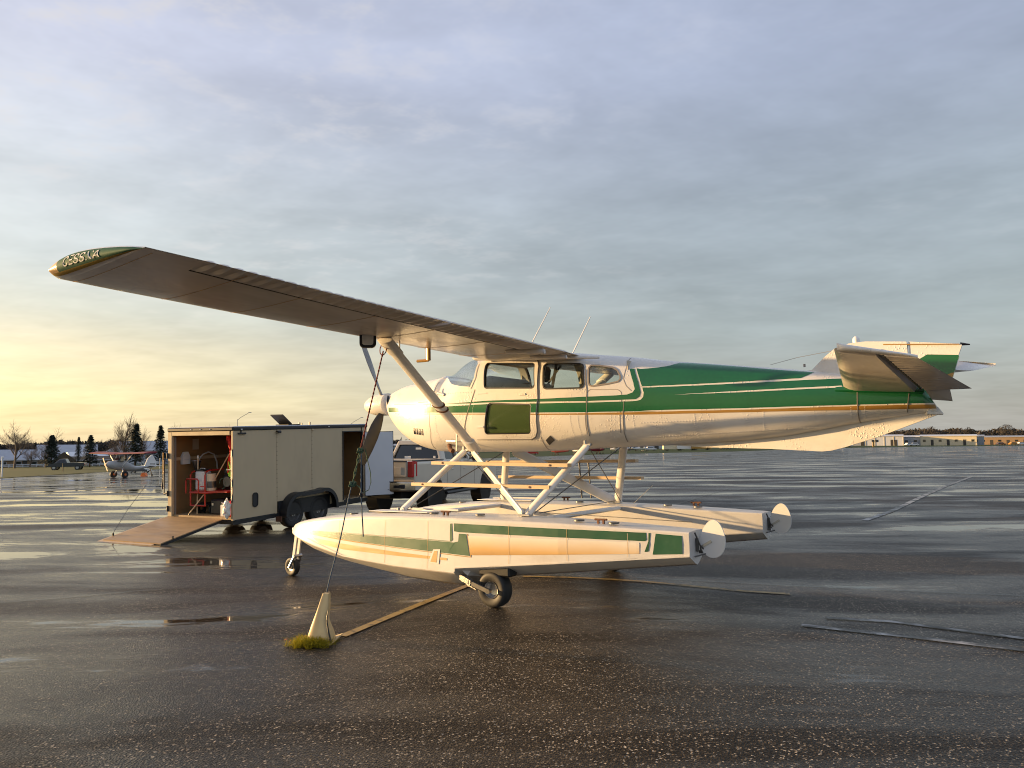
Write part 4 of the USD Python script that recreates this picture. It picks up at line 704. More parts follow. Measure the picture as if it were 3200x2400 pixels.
# ---- float struts, spreaders, planks and bracing wires
for sd in (1, -1):
    y1, y0 = SEP*sd, .45*sd
    for nm, p, q, c in (('float_strut', (-1.665,y1-.02*sd,-1.475), (-2.21,y0,-.735), .105), ('float_strut', (-3.55,y1-.02*sd,-1.475), (-2.33,y0,-.75), .14), ('float_strut', (-3.59,y1-.02*sd,-1.475), (-4.035,y0,-.725), .105)):
        part(nm, foil_bar(p, q, c, .058, (1,0,0) if abs(p[0]-q[0]) < .7 else (.55,0,.8)), 'strut_paint', smooth=40)
    for x in (-1.66,-3.57): part('deck_fitting', [box(x,y1-.03*sd,-1.478,.16,.08,.024,.006), box(x-.05,y1-.03*sd,-1.455,.03,.05,.05,.008), box(x+.05,y1-.03*sd,-1.455,.03,.05,.05,.008)], 'steel')
    for x, z in ((-2.22,-.735),(-4.035,-.72)): part('hull_fitting', [box(x,y0,z,.11,.05,.04,.01), box(x+.02,y0+.02*sd,z+.03,.03,.03,.05,.006)], 'steel')
    for k, (x0, x1, z0, z1, yy) in enumerate(((-1.945,-3.98,-.885,-.945,.80), (-1.665,-3.78,-1.15,-1.185,.88)) if sd > 0 else ((-1.62,-4.05,-.905,-.93,.80), (-1.75,-4.06,-1.125,-1.155,.92))):
        part('carrying_plank', bar((x0,(yy-.03)*sd,z0),(x1,(yy-.03)*sd,z1),.09,.040), 'lumber', label=('upper' if k == 0 else 'lower')+' wooden plank lashed across the '+('near' if sd > 0 else 'far')+' float struts')
        for t in (.06, .94 if k == 0 else .93): part('plank_bolt', disc_y(.012,(yy)*sd+.012,(yy)*sd+.022,8).apply_translation((x0+(x1-x0)*t*.9-.08,0,z0+(z1-z0)*t)), 'rust')
for xa in (-1.72,-3.66): part('spreader_bar', foil_bar((xa-.02,SEP-.30,-1.535),(xa-.08,-SEP+.32,-1.535),.13,.055,(1,0,0)), 'strut_paint', smooth=40)
for p, q in (((-3.66,1.02,-1.46),(-4.03,-.42,-.74)), ((-3.66,-1.02,-1.46),(-4.03,.42,-.74)), ((-3.70,.98,-1.46),(-3.6,-.95,-1.46)), ((-1.75,1.0,-1.45),(-2.2,-.42,-.76)), ((-1.75,-1.0,-1.45),(-2.2,.42,-.76))): part('brace_wire', tube([p, q], .006, 6), 'dark_steel')
part('rudder_cable', tube([(-3.75,.95,-1.46),(-4.6,.98,-1.48),(-5.5,1.05,-1.5)], .004, 5), 'dark_steel'); part('float_antenna', tube([(-3.86,-1.0,-1.49),(-4.15,-1.0,-1.25)], .004, 5), 'steel')
for x in (-2.9,-3.05): part('ladder_rail', tube([(x,-1.30,-1.45),(x,-1.26,-.92)], .012, 6), 'dark_steel')
# ------------------------------------------------------------------ cargo trailer
# its frame: x along the trailer from the rear sill, y from the near side across, z up; the nose rides a little high
_th, _pt = math.radians(65), math.radians(2.0)
TRX = np.array([math.cos(_th)*math.cos(_pt), math.sin(_th)*math.cos(_pt), math.sin(_pt)]); TRY = np.array([-math.sin(_th), math.cos(_th), 0]); TRZ = np.cross(TRX, TRY)
TRO = np.array([-5.75, 14.99, .31])
def in_trailer(x=0, y=0, z=0, spin=0.):
    B = np.array([TRX, TRY, TRZ]); c, s = math.cos(spin), math.sin(spin)
    return [[*(c*B[0]+s*B[1]),0],[*(-s*B[0]+c*B[1]),0],[*B[2],0],[*(TRO+np.array([x,y,z])@B),1]]
tr = thing('cargo_trailer', 'tan enclosed cargo trailer with rear ramp down and side door open', 'trailer', matrix=in_trailer(0,0,-.31))
def tp(name, mesh, m, parent=None, label=None, smooth=False):
    if isinstance(mesh, list): mesh = trimesh.util.concatenate([tm(q) for q in mesh])
    return obj(name, moved(mesh, (0,0,.31)), m, tr if parent is None else parent, label=label, smooth=smooth)
TL_, TW_, TH_ = 4.57, 1.92, 1.95
fl = tp('floor', box(TL_/2, TW_/2, .045, TL_-.06, TW_-.08, .05), 'wood_ply'); tp('chassis_rail', [box(TL_/2, y, -.035, TL_, .05, .09) for y in (.03, TW_-.03)]+[box(.04, TW_/2, -.03, .06, TW_-.12, .08)], 'black')
# near wall: sheets butted at narrow joints
jo = [(.012,1.25),(1.258,2.40),(2.408,3.545)]
arch = Polygon([(1.20,-.2)]+[(1.20+.06*(1-math.cos(t)), .18+.12*math.sin(t)) for t in np.linspace(0,math.pi/2,5)]+[(3.02+.06*math.sin(t), .18+.12*math.cos(t)) for t in np.linspace(0,math.pi/2,5)]+[(3.12,-.2)])
for a, b in jo:
    p = Polygon([(a,.012),(b,.012),(b,1.86),(a,1.86)]).difference(Polygon([(1.26,0),(1.26,.27),(3.06,.27),(3.06,0)]))
    tp('side_panel', prism(p, .0, .022), 'cream_paint')
tp('side_panel', box(4.46,.011,.935,.20,.022,1.85), 'cream_paint'); tp('side_panel', box(3.93,.011,1.815,.76,.022,.09), 'cream_paint'); tp('side_panel', box(3.93,.011,.040,.76,.022,.056), 'cream_paint')
tp('side_panel', box(TL_/2,TW_-.011,.935,TL_-.02,.022,1.85), 'cream_paint', label='far side wall sheet'); tp('front_wall', box(TL_-.011,TW_/2,.935,.022,TW_-.05,1.85), 'cream_paint')
scr = [box(x,-.002,z,.008,.006,.008) for x in (1.235,1.27,2.385,2.42,.03,3.53) for z in np.arange(.08,1.85,.10) if not (1.2 < x < 3.1 and z < .3)]
tp('screw', scr, 'dark_steel'); stage.GetPrimAtPath('/World/cargo_trailer/screw').SetCustomDataByKey('kind', 'stuff')
tp('top_trim', [box(TL_/2, .005, 1.90, TL_+.02, .05, .085, .02), box(TL_/2, TW_-.005, 1.90, TL_+.02, .05, .085, .02), box(.005, TW_/2, 1.90, .05, TW_, .085, .02)], 'black')
tp('bottom_trim', [box(.60, -.004, .006, 1.15, .02, .03), box(3.82, -.004, .006, 1.45, .02, .03)], 'black')
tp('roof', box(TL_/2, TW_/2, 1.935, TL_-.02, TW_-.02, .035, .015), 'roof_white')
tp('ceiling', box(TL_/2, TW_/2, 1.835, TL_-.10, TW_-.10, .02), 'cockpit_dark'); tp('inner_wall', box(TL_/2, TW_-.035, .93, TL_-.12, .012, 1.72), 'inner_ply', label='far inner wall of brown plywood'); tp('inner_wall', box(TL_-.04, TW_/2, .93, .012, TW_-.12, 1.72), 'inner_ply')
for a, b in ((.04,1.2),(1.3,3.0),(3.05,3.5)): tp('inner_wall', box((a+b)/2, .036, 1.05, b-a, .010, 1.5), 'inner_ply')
tp('rear_post', box(.03, TW_-.065, .93, .07, .13, 1.86, .012), 'cream_paint'); tp('rear_post', box(.03, .032, .93, .07, .075, 1.86, .012), 'cream_paint'); tp('rear_header', box(.03, TW_/2, 1.815, .066, TW_-.20, .092, .008), 'cream_paint')
tp('jamb_strip', [box(.075, TW_-.145, .90, .03, .025, 1.70), box(.075, .082, .90, .03, .018, 1.70)], 'seam')
for z in (1.34, .53, .20): tp('hinge', [box(-.012, TW_-.035, z, .02, .05, .11, .008), tube([(-.02,TW_-.012,z-.06),(-.02,TW_-.012,z+.06)], .016, 8)], 'black')
for z in (1.40, .78, .47): tp('latch', [box(-.012, .022, z, .022, .04, .13, .008), tube([(-.025,.015,z-.09),(-.025,.015,z+.09)], .014, 8)], 'black')
tp('latch_bar', tube([(-.03,.015,.42),(-.03,.015,1.45)], .013, 8), 'steel')
tp('hold_back_bar', [tube([(-.02,2.045,.95),(-.02,2.045,1.41)], .013, 8)], 'gold_paint', label='yellow upper rod beside the rear post'); tp('hold_back_bar', tube([(-.02,2.06,.62),(-.02,2.05,.95)], .012, 8), 'black'); tp('hold_back_bar', tube([(-.02,2.005,.50),(-.02,2.0,1.25)], .013, 8), 'black'); tp('hold_back_bar', tube([(-.02,2.005,.52),(-.02,1.90,.54)], .02, 8), 'black')
for y in (1.20, .92, .64): tp('marker_lamp', box(-.024, y, 1.90, .012, .035, .018, .004), 'lens_white')
tp('marker_lamp', box(.20,-.03,1.885,.04,.014,.02,.004), 'lens_white'); tp('marker_lamp', box(3.0,-.03,1.90,.04,.014,.02,.004), 'lens_white')
tp('scene_lamp', [box(1.28,-.03,1.825,.12,.06,.03,.01), box(1.28,-.06,1.805,.10,.03,.05,.01)], 'black', label='black floodlight under the side roof edge'); tp('awning_bracket', [box(.22,-.02,1.80,.22,.03,.035,.008), box(.20,-.012,1.86,.02,.02,.10)], 'black'); tp('awning_bracket', box(2.43,-.018,1.84,.07,.02,.03,.006), 'cream_paint')
g = rounded([(.52,.225),(.68,.225),(.68,.535),(.52,.535)], .07); tp('side_vent', prism(g.difference(g.buffer(-.025)), -.016, .002), 'black_gloss'); tp('vent_grille', prism(g.buffer(-.022), -.008, .002), 'black')
# roof vent with its lid up
tp('roof_vent', [box(2.65,.95,1.965,.40,.40,.03), moved(box(0,0,0,.40,.40,.025,.01), (2.42,.95,2.10), ry=.62)], 'black', label='open dark roof vent lid'); tp('roof_fitting', [tube([(3.07,.95,1.94),(3.07,.95,2.02)], .02, 8), tube([(3.45,.95,1.94),(3.45,.95,2.03)], .025, 8), tube([(3.15,.95,1.94),(3.15,.95,2.01)], .018, 8)], 'cream_paint')
# wheels and the twin-arched fender
wx = (1.80, 2.66); R_ = .335
for x in wx:
    for y, s in ((.10,1), (TW_-.10,-1)):
        ty = tp('tyre', moved(wheel_tyre(R_, .21, .20), (x,y,-.31+R_-x*math.tan(_pt))), 'rubber', smooth=45)
        yo = -.085*s
        rim = moved(lathe_y([(.03,yo*.6),(.09,yo*.75),(.13,yo*.55),(.175,yo*.45),(.20,yo*.95),(.205,yo*1.0),(.205,-yo*.8),(.03,-yo*.8)], 28), (x,y,-.31+R_-x*math.tan(_pt)))
        tp('rim', rim, 'dark_steel', ty, smooth=30)
        nuts = [box(x+.075*math.cos(a), y+yo*.80, -.31+R_-x*math.tan(_pt)+.075*math.sin(a), .022, .02, .022) for a in np.arange(6)*math.pi/3]; tp('wheel_nut', nuts, 'steel', ty)
def fender_z(x):
    return max([math.sqrt(max(.455**2-(x-w)**2*.95, 0)) for w in wx])*.86+.0
xs = np.linspace(1.30, 3.16, 60); top = [(x, -.06+fender_z(x) if 1.35 < x < 3.1 else -.08) for x in xs]
def arch_line(rr, n=16):
    pts = []
    for t in np.linspace(math.pi*1.04, math.pi*.40, n): pts.append((1.80+rr*math.cos(t), -.035+rr*math.sin(t)*.98))
    for t in np.linspace(math.pi*.60, -math.pi*.04, n): pts.append((2.66+rr*math.cos(t), -.015+rr*math.sin(t)*.98))
    return pts
outer = arch_line(.475); inner = arch_line(.39)
skirt = Polygon(outer+inner[::-1]); skirt = skirt if skirt.is_valid else skirt.buffer(0)
tp('fender', [tm(prism(skirt, -.205, -.19)), quad_sheet(np.array([[(x, y, z) for y in (-.20, .02)] for x, z in outer]))], 'black', smooth=30)
tp('wheel_box', box(2.22,.13,.12,1.84,.24,.34), 'black')
tp('mud_flap', box(1.22,-.08,-.11,.02,.16,.12), 'rust')
# ramp
ra, rb = np.array([-.01, .40, .03]), np.array([-1.50, .44, -.26])
def ramp_board(y0, y1, z0, z1, e=1.0):
    A, Bq = np.array([-.02, 0, .035]), np.array([-1.52, 0, -.235]); d = (Bq-A)/np.linalg.norm(Bq-A); n = np.array([-d[2],0,d[0]]); n = n if n[2] > 0 else -n; L = np.linalg.norm(Bq-A)*e
    v = [(A+d*s*L+n*z+np.array([0,y,0])) for s in (0,1) for y in (y0,y1) for z in (z0,z1)]
    return trimesh.convex.convex_hull(np.array(v))
rp = tp('ramp_door', ramp_board(.26,1.90,-.055,-.010), 'black', label='rear ramp door lowered to the ground'); tp('ramp_deck', ramp_board(.275,1.885,-.008,.008,.995), 'wood_ply', rp); tp('ramp_lip', moved(ramp_board(.44,1.98,-.055,-.012,1.0), (-.10,0,-.015)), 'lumber', rp)
tp('ramp_bracket', [box(-1.25,.262,-.155,.03,.02,.06), box(-1.30,1.89,-.16,.03,.02,.05)], 'black', rp); tp('ramp_cable', tube([(-1.30,1.90,-.15),(-.9,2.0,.28),(-.45,2.02,.75)], .005, 5), 'dark_steel', rp)
# side door swung forward
d0, ddir = np.array([4.43,-.02,0]), np.array([.66,-.62,0])/math.hypot(.66,.62); nn = np.array([-ddir[1], ddir[0], 0])
def door_slab(s0, s1, z0, z1, n0, n1): return trimesh.convex.convex_hull(np.array([d0+ddir*s+nn*n+np.array([0,0,z]) for s in (s0,s1) for z in (z0,z1) for n in (n0,n1)]))
dr = tp('side_door', door_slab(.012,.748,.082,1.733,-.028,.0), 'pale_panel', label='pale side door standing open')
tp('door_edge', [door_slab(0,.76,.07,.082,-.03,.004), door_slab(0,.76,1.733,1.745,-.03,.004), door_slab(0,.012,.07,1.745,-.03,.004), door_slab(.748,.76,.07,1.745,-.03,.004)], 'black', dr); tp('door_latch', [door_slab(.63,.76,.19,.205,.002,.025), door_slab(.60,.66,.175,.19,.002,.02), door_slab(.06,.10,1.62,1.64,-.032,-.03)], 'black', dr)
tp('door_hook', [moved(tube([(0,0,.03),(.03,0,.02),(.06,0,-.03)], .008, 6), tuple(d0+ddir*.08-nn*.035+np.array([0,0,1.63]))), moved(tube([(0,0,0),(.12,0,.02)], .010, 6), tuple(d0+ddir*.60-nn*.04+np.array([0,0,.20])))], 'black', dr)
tp('door_frame', [box(3.555,.012,.92,.025,.06,1.72), box(4.355,.012,.92,.025,.06,1.72), box(3.955,.012,1.765,.80,.05,.025)], 'black')
tp('door_step', [box(3.95,.03,.035,.74,.09,.05,.008), box(3.74,-.01,.07,.16,.02,.05)], 'black')
tp('tongue', [bar((TL_,.7,-.05),(TL_+1.15,.96,-.07),.06,.10), bar((TL_,1.22,-.05),(TL_+1.15,.96,-.07),.06,.10), box(TL_+1.2,.96,-.05,.14,.09,.09)], 'black')
# things inside the trailer
c = thing('hand_cart', 'red tubular steel cart just inside the trailer doorway', 'cart', matrix=in_trailer(.22,1.02,.07))
def cp(n, m, mt='red_paint'): return obj(n, m, mt, c, smooth=40)
cp('cart_hoop', tube([(0,.46,.18),(0,.46,.85),(.02,.44,.90),(.06,.43,.92),(.45,.43,.92)], .017, 8)); cp('cart_hoop', tube([(0,.03,.18),(0,.03,.84),(.03,.03,.91),(.10,.03,.94),(.50,.03,.94)], .017, 8))
cp('cart_hoop', tube([(-.02,.58,.45),(-.02,.58,.72),(-.02,.55,.76),(-.02,.24,.76),(-.02,.20,.72),(-.02,.20,.47)], .016, 8)); cp('cart_bar', tube([(0,.48,.47),(0,-.02,.47),(.3,-.62,.51)], .022, 8)); cp('cart_bar', tube([(0,.46,.19),(0,.02,.19)], .016, 8)); cp('cart_bar', tube([(0,.16,.60),(0,.03,.60)], .014, 8))
cp('cart_deck', box(.45,-.1,.49,.85,.95,.03)); cp('cart_deck', box(.42,.24,.20,.8,.44,.02), 'black'); cp('cart_wheel', moved(wheel_tyre(.13,.06,.05), (.25,.42,.10)), 'rubber'); cp('cart_wheel', moved(wheel_tyre(.13,.06,.05), (.25,.05,.10)), 'rubber')
bk = thing('white_bin', 'tall white plastic bin with dark lid standing on the red cart', 'bin', matrix=in_trailer(.42,1.32,.575)); obj('bin_body', box(0,0,.21,.24,.26,.42,.03), 'plastic_white', bk); obj('bin_lid', box(0,0,.435,.25,.27,.035,.012), 'black', bk); obj('bin_handle', tube([(-.02,-.08,.455),(-.02,-.05,.475),(-.02,.05,.475),(-.02,.08,.455)], .008, 6), 'plastic_white', bk)
pl = thing('pail', 'pale round pail beside the white bin on the red cart', 'pail', matrix=in_trailer(.40,1.05,.575)); obj('pail_body', moved(trimesh.creation.cylinder(.095,.36,sections=24),(0,0,.18)), 'house_cream', pl, smooth=40); obj('pail_label', moved(trimesh.creation.cylinder(.0965,.14,sections=24,cap=False),(0,0,.13)), 'dark_steel', pl, smooth=40)
ge = thing('generator', 'dark engine and pump unit crowded on the cart deck', 'generator', matrix=in_trailer(.75,.62,.56)); obj('engine_block', [box(0,0,.20,.5,.5,.34,.06), box(-.1,.1,.42,.25,.25,.15,.04)], 'black', ge); obj('pull_starter', moved(disc_y(.11,-.02,.02,20),(-.27,.05,.2),rz=math.pi/2), 'dark_steel', ge); obj('hose_loop', tube([(-.28,.18+.09*math.cos(t),.16+.11*math.sin(t)) for t in np.linspace(0,5,16)], .012, 6), 'rope_green', ge); obj('fuel_tank', box(.05,-.05,.46,.3,.3,.14,.05), 'red_paint', ge)
tk = thing('tool_crate', 'black crate on the trailer floor under the red cart', 'crate', matrix=in_trailer(.55,.78,.07)); obj('crate_body', box(0,0,.16,.5,.42,.32,.03), 'black', tk); obj('crate_clasp', [box(-.255,.12,.22,.015,.05,.05), box(-.255,-.12,.05,.015,.03,.03)], 'steel', tk)
cl = thing('red_coverall', 'red cloth garment hanging inside the right door post', 'garment', matrix=in_trailer(.13,.17,.98))
P = np.array([[(.05*math.sin(i*.5+j*1.3)+.03*math.sin(j*2.1), -.085+.19*j/9*(1-.15*i/14), .80-.80*i/14-.01*math.sin(j*2)) for j in range(10)] for i in range(15)]); obj('garment_cloth', quad_sheet(P), 'red_cloth', cl, smooth=True); obj('hanger_hook', tube([(0,.0,.80),(0,.01,.83),(.02,.01,.85)], .006, 6), 'steel', cl)
lm = thing('hi_vis_vest', 'lime green vest hanging below the red garment', 'vest', matrix=in_trailer(.10,.215,.90)); P = np.array([[(.03*math.sin(i*.8+j*1.1), -.055+.11*j/6*(1-.4*abs(i-5)/6), .32-.32*i/10) for j in range(7)] for i in range(11)]); obj('vest_cloth', quad_sheet(P), 'lime', lm, smooth=True); obj('vest_tape', box(-.032,0,.15,.004,.085,.02), 'plastic_white', lm)
jg = thing('fuel_jug', 'red plastic fuel jug on the floor by the right door post', 'jug', matrix=in_trailer(.18,.235,.07)); obj('jug_body', m3.Manifold.batch_hull([m3.Manifold.sphere(.035,12).translate((x,y,z)) for x in (-.07,.07) for y in (-.10,.07) for z in (.035,.24)]+[m3.Manifold.sphere(.03,12).translate((0,-.02,.32))]), 'red_plastic', jg, smooth=40); obj('jug_cap', tube([(0,.06,.27),(0,.07,.34)], .028, 12), 'black', jg); obj('jug_handle', tube([(0,-.10,.29),(0,-.06,.37),(0,.03,.37)], .014, 8), 'black', jg)
ct = thing('white_carton', 'small white carton next to the red fuel jug', 'carton', matrix=in_trailer(.16,.42,.07)); obj('carton_body', box(0,0,.12,.12,.11,.24,.008), 'plastic_white', ct); obj('carton_flap', moved(box(0,0,0,.10,.10,.006),(0,0,.265),rx=.5), 'plastic_white', ct)
pb = thing('plastic_bag', 'crumpled clear plastic bag stuck by the right door post', 'bag', matrix=in_trailer(-.05,.13,.02)); b0 = trimesh.creation.icosphere(3, 1.0); nz = meshkit.fbm(b0.vertices*2.3, 4, 3); b0.vertices *= (.65+.7*nz)[:,None]; b0.apply_scale((.07,.085,.19)); b0.apply_translation((0,0,.22)); obj('bag_film', b0, 'clear_bag', pb); obj('bag_knot', tube([(0,0,.38),(.01,.01,.46)], [.03,.012], 8), 'clear_bag', pb); obj('bag_print', [box(-.062,-.02,.28,.006,.02,.025), box(-.062,.01,.20,.006,.025,.02), box(-.06,-.015,.16,.006,.018,.02)], 'red_paint', pb)
pp = thing('paper_sheet', 'pale paper sheet pinned high on the inner wall', 'paper', matrix=in_trailer(.70,TW_-.048,1.46)); obj('sheet', box(0,0,.11,.17,.004,.24), 'headliner', pp); obj('pin', box(0,-.004,.21,.012,.006,.012), 'steel', pp)
tg = thing('paper_towel_holder', 'white house-shaped holder on the wall by the left post', 'holder', matrix=in_trailer(.38,TW_-.06,1.14)); obj('holder_body', prism([(-.10,0),(.10,0),(.10,.17),(.05,.27),(-.05,.27),(-.10,.17)], -.07, 0), 'plastic_white', tg); obj('holder_slot', box(0,-.072,.10,.14,.004,.02), 'pale_panel', tg)
sh = thing('wall_batten', 'long wooden batten with hooks along the inner wall', 'batten', matrix=in_trailer(.10,TW_-.055,1.235)); obj('batten', box(1.2,0,.03,2.4,.025,.07), 'lumber', sh)
for x in (.62,1.15,1.5): obj('wall_hook', tube([(x,-.012,.08),(x,-.05,.06),(x,-.06,.02)], .008, 6), 'steel', sh)
hs = thing('grey_hose', 'loop of grey hose hung from the wall batten', 'hose', matrix=in_trailer(.85,TW_-.10,1.10)); obj('hose_tube', tube([(-.13,0,.02),(-.10,0,.13),(0,0,.23),(.16,0,.28),(.32,0,.22),(.40,0,.05),(.42,0,-.12)], .017, 8), 'plastic_white', hs, smooth=40); obj('hose_nozzle', tube([(-.13,0,.03),(-.16,-.01,-.03)], .022, 8), 'steel', hs)
po = thing('leaning_pole', 'thin wooden pole standing upright behind the red cart', 'pole', matrix=in_trailer(.30,1.37,.07)); obj('pole_shaft', tube([(0,0,0),(.04,.02,1.20)], .014, 8), 'lumber', po); obj('pole_tip', tube([(.04,.02,1.20),(.041,.02,1.26)], .018, 8), 'plastic_white', po)
po = thing('leaning_pole', 'long diagonal pole leaning across the trailer doorway', 'pole', matrix=in_trailer(0,0,0)); obj('pole_shaft', tube([(.05,1.33,.10),(.42,1.02,.75),(.30,.26,1.58)], .012, 8), 'lumber', po); obj('pole_end', tube([(.05,1.33,.075),(.06,1.322,.11)], .017, 8), 'black', po)
fu = thing('funnel', 'grey tapered funnel hanging behind the red cart', 'funnel', matrix=in_trailer(.5,1.62,.85)); obj('funnel_cone', moved(trimesh.creation.cone(.10,.34,sections=20),(0,0,.36),rx=math.pi), 'dark_steel', fu, smooth=40); obj('funnel_rim', moved(trimesh.creation.torus(.10,.008,major_sections=20,minor_sections=6),(0,0,.36)), 'steel', fu)
# ------------------------------------------------------------------ pickup truck
_tt = math.radians(72); TKX = np.array([math.cos(_tt), math.sin(_tt), 0]); TKY = np.array([-math.sin(_tt), math.cos(_tt), 0])
tk0 = np.array([-2.97,21.23,0])-.45*TKX
tr2 = thing('pickup_truck', 'silver beige crew-cab pickup truck parked ahead of the trailer', 'pickup truck', matrix=[[*TKX,0],[*TKY,0],[0,0,1,0],[*tk0,1]])
def kp(name, mesh, m, parent=None, label=None, smooth=False): return obj(name, mesh, m, tr2 if parent is None else parent, label=label, smooth=smooth)
def arc(cx, cz, r, a0, a1, n=12): return [(cx+r*math.cos(t), cz+r*math.sin(t)) for t in np.linspace(math.radians(a0), math.radians(a1), n)]
WB = 4.12; prof = [(-1.32,.66),(-.58,.62)]+arc(0,.44,.56,160,20)+[(.58,.56),(WB-.60,.56)]+arc(WB,.44,.57,165,18)+[(WB+.62,.50),(WB+1.08,.55),(WB+1.10,1.05),(WB+.98,1.26),(WB-.60,1.36),(2.95,1.39),(-.02,1.42),(-1.34,1.43),(-1.36,1.30),(-1.33,1.00)]
lower = prism(rounded(prof, .015), -.985, .985)
bed = m3.Manifold.cube((1.98-.10,1.72,1.0)).translate((-1.26,-.86,.98)); cabin_void = m3.Manifold.cube((2.5,1.7,1.0)).translate((.72,-.85,.85))
edge = m3.Manifold.batch_hull([m3.Manifold.sphere(.10,16).translate((x,y,z)) for x in (-1.26,WB+1.0) for y in (-.885,.885) for z in (.2,1.33)])
kp('body', (lower ^ edge)-bed-cabin_void, 'truck_paint', smooth=8)
roofp = m3.Manifold.batch_hull([m3.Manifold.sphere(.05,12).translate(p) for s in (-1,1) for p in ((.74,.82*s,1.36),(2.98,.88*s,1.36),(.92,.62*s,1.94),(1.6,.68*s,1.965),(2.2,.66*s,1.93))])
inn = m3.Manifold.batch_hull([m3.Manifold.sphere(.01,8).translate(p) for s in (-1,1) for p in ((.76,.815*s,1.30),(2.96,.88*s,1.30),(.925,.63*s,1.925),(2.2,.67*s,1.91))])
sw = [rounded([(.98,1.43),(1.84,1.43),(1.84,1.83),(1.08,1.85)], .05), rounded([(1.93,1.43),(2.80,1.43),(2.42,1.70),(2.20,1.83),(1.93,1.83)], .05)]
cab = roofp-inn
for g_ in sw: cab = cab-prism(g_, -1.2, 1.2)
rear_win = m3.Manifold.batch_hull([m3.Manifold.sphere(.04,10).translate((x,y*s,z)) for s in (-1,1) for x in (.4,1.1) for y, z in ((.70,1.49),(.56,1.83))]); cab = cab-rear_win-m3.Manifold.batch_hull([m3.Manifold.cube((.02,.02,.02)).translate(p) for s in (-1,1) for p in ((2.22,.68*s,1.88),(3.2,.68*s,1.88),(2.90,.82*s,1.43),(3.4,.82*s,1.43))])
kp('cab', cab, 'truck_paint', smooth=8)
glz = inn-m3.Manifold.batch_hull([m3.Manifold.sphere(.01,8).translate(p) for s in (-1,1) for p in ((.772,.80*s,1.30),(2.945,.865*s,1.30),(.937,.615*s,1.915),(2.19,.655*s,1.90))])
kp('cab_glass', glz.trim_by_plane((0,0,1), 1.40), 'glass_dark', smooth=30)
kp('seat_row', [box(1.45,0,1.20,.15,1.4,.75,.06), box(2.3,.4,1.25,.15,.5,.8,.06), box(2.3,-.4,1.25,.15,.5,.8,.06)], 'seat_cloth'); [kp('window_sticker', b_, 'plastic_white') for b_ in (box(.79,.28,1.49,.012,.20,.08), box(.84,-.05,1.75,.012,.18,.06), box(.80,-.58,1.50,.012,.07,.06))]
gt = kp('tailgate', box(-1.365,0,1.205,.05,1.50,.40,.02), 'truck_paint'); kp('tailgate_handle', box(-1.394,0,1.33,.012,.26,.07,.004), 'black', gt); kp('tailgate_panel', box(-1.392,0,1.16,.012,1.2,.20,.005), 'truck_paint', gt); kp('bed_rail_cap', [box(-.35,s*.92,1.435,1.95,.09,.025,.008) for s in (-1,1)]+[box(-1.36,0,1.415,.07,1.5,.03,.01)], 'black')
for s in (-1,1):
    tl = kp('tail_lamp', m3.Manifold.batch_hull([m3.Manifold.sphere(.02,10).translate(p) for p in ((-1.36,.80*s,1.02),(-1.36,.80*s,1.40),(-1.24,.978*s,1.04),(-1.24,.978*s,1.395),(-1.355,.92*s,1.02),(-1.355,.92*s,1.40))]), 'tail_red', smooth=40); kp('reverse_lens', box(-1.345,.86*s,1.20,.05,.11,.05,.01), 'lens_white', tl)
    [kp('wheel_arch_liner', moved(lathe_y([(.52,-.19),(.52,.17),(.50,.17),(.50,-.19)], 28), (x,.79*s,.44)), 'black') for x in (0,WB)]; kp('rocker_step', tube([(.75,.99*s,.46),(3.2,.99*s,.46)], .05, 8), 'black'); kp('door_handle', [box(x,.985*s,1.14,.16,.03,.03,.01) for x in (1.22,2.15)], 'truck_paint')
    kp('side_mirror', [box(2.72,1.12*s,1.48,.10,.18,.26,.03), bar((2.75,.93*s,1.42),(2.73,1.05*s,1.46),.04,.05)], 'black')
    for x in (0, WB):
        t_ = kp('tyre', moved(wheel_tyre(.415,.28,.235), (x,.84*s,.415)), 'rubber', smooth=45); yo = .12*s; kp('rim', moved(lathe_y([(.03,yo*.7),(.08,yo*.85),(.10,yo*.45),(.19,yo*.55),(.225,yo*1.05),(.24,yo*1.05),(.24,-yo),(.03,-yo)], 28), (x,.84*s,.415)), 'dark_steel', t_, smooth=30)
for nm, x in (('door_seam',.82),('door_seam',1.88),('door_seam',3.02)): kp(nm, [box(x,.987*s,1.0,.010,.008,.80) for s in (-1,1)], 'seam')
kp('fuel_flap', box(.40,-.987,1.20,.16,.008,.16,.003), 'truck_paint'); kp('crease_line', [box(1.3,s*.986,.86,2.2,.006,.012) for s in (-1,1)], 'truck_paint')
bp = kp('rear_bumper', m3.Manifold.batch_hull([m3.Manifold.sphere(.05,12).translate((x,y,z)) for x, y in ((-1.52,-.60),(-1.52,.60),(-1.34,-.94),(-1.34,.94),(-1.48,-.78),(-1.48,.78)) for z in (.67,.84)]), 'bumper_chrome', smooth=40); kp('bumper_step', [box(-1.54,.62*s,.76,.06,.34,.11,.02) for s in (-1,1)]+[box(-1.50,0,.885,.16,1.1,.02,.005)], 'black', bp); kp('hitch', [box(-1.60,0,.56,.3,.08,.08), box(-1.2,0,.52,.3,.5,.10)], 'black', bp); kp('licence_plate', box(-1.575,0,.76,.012,.30,.15), 'lens_white', bp)
kp('underbody', [box(1.6,0,.50,5.4,.9,.18), box(0,0,.42,.16,1.5,.16,.05), box(WB,0,.42,.16,1.5,.16,.05), box(.9,.55,.45,.9,.3,.2,.05)], 'black'); kp('front_bumper', box(WB+1.10,0,.66,.12,1.9,.22,.05), 'bumper_chrome'); kp('grille', box(WB+1.10,0,1.02,.06,1.7,.34,.03), 'black'); kp('cab_marker_lamp', [box(1.55+.0*i,y,1.998,.06,.08,.02,.008) for i, y in enumerate((-.5,-.2,0,.2,.5))], 'gold_paint')
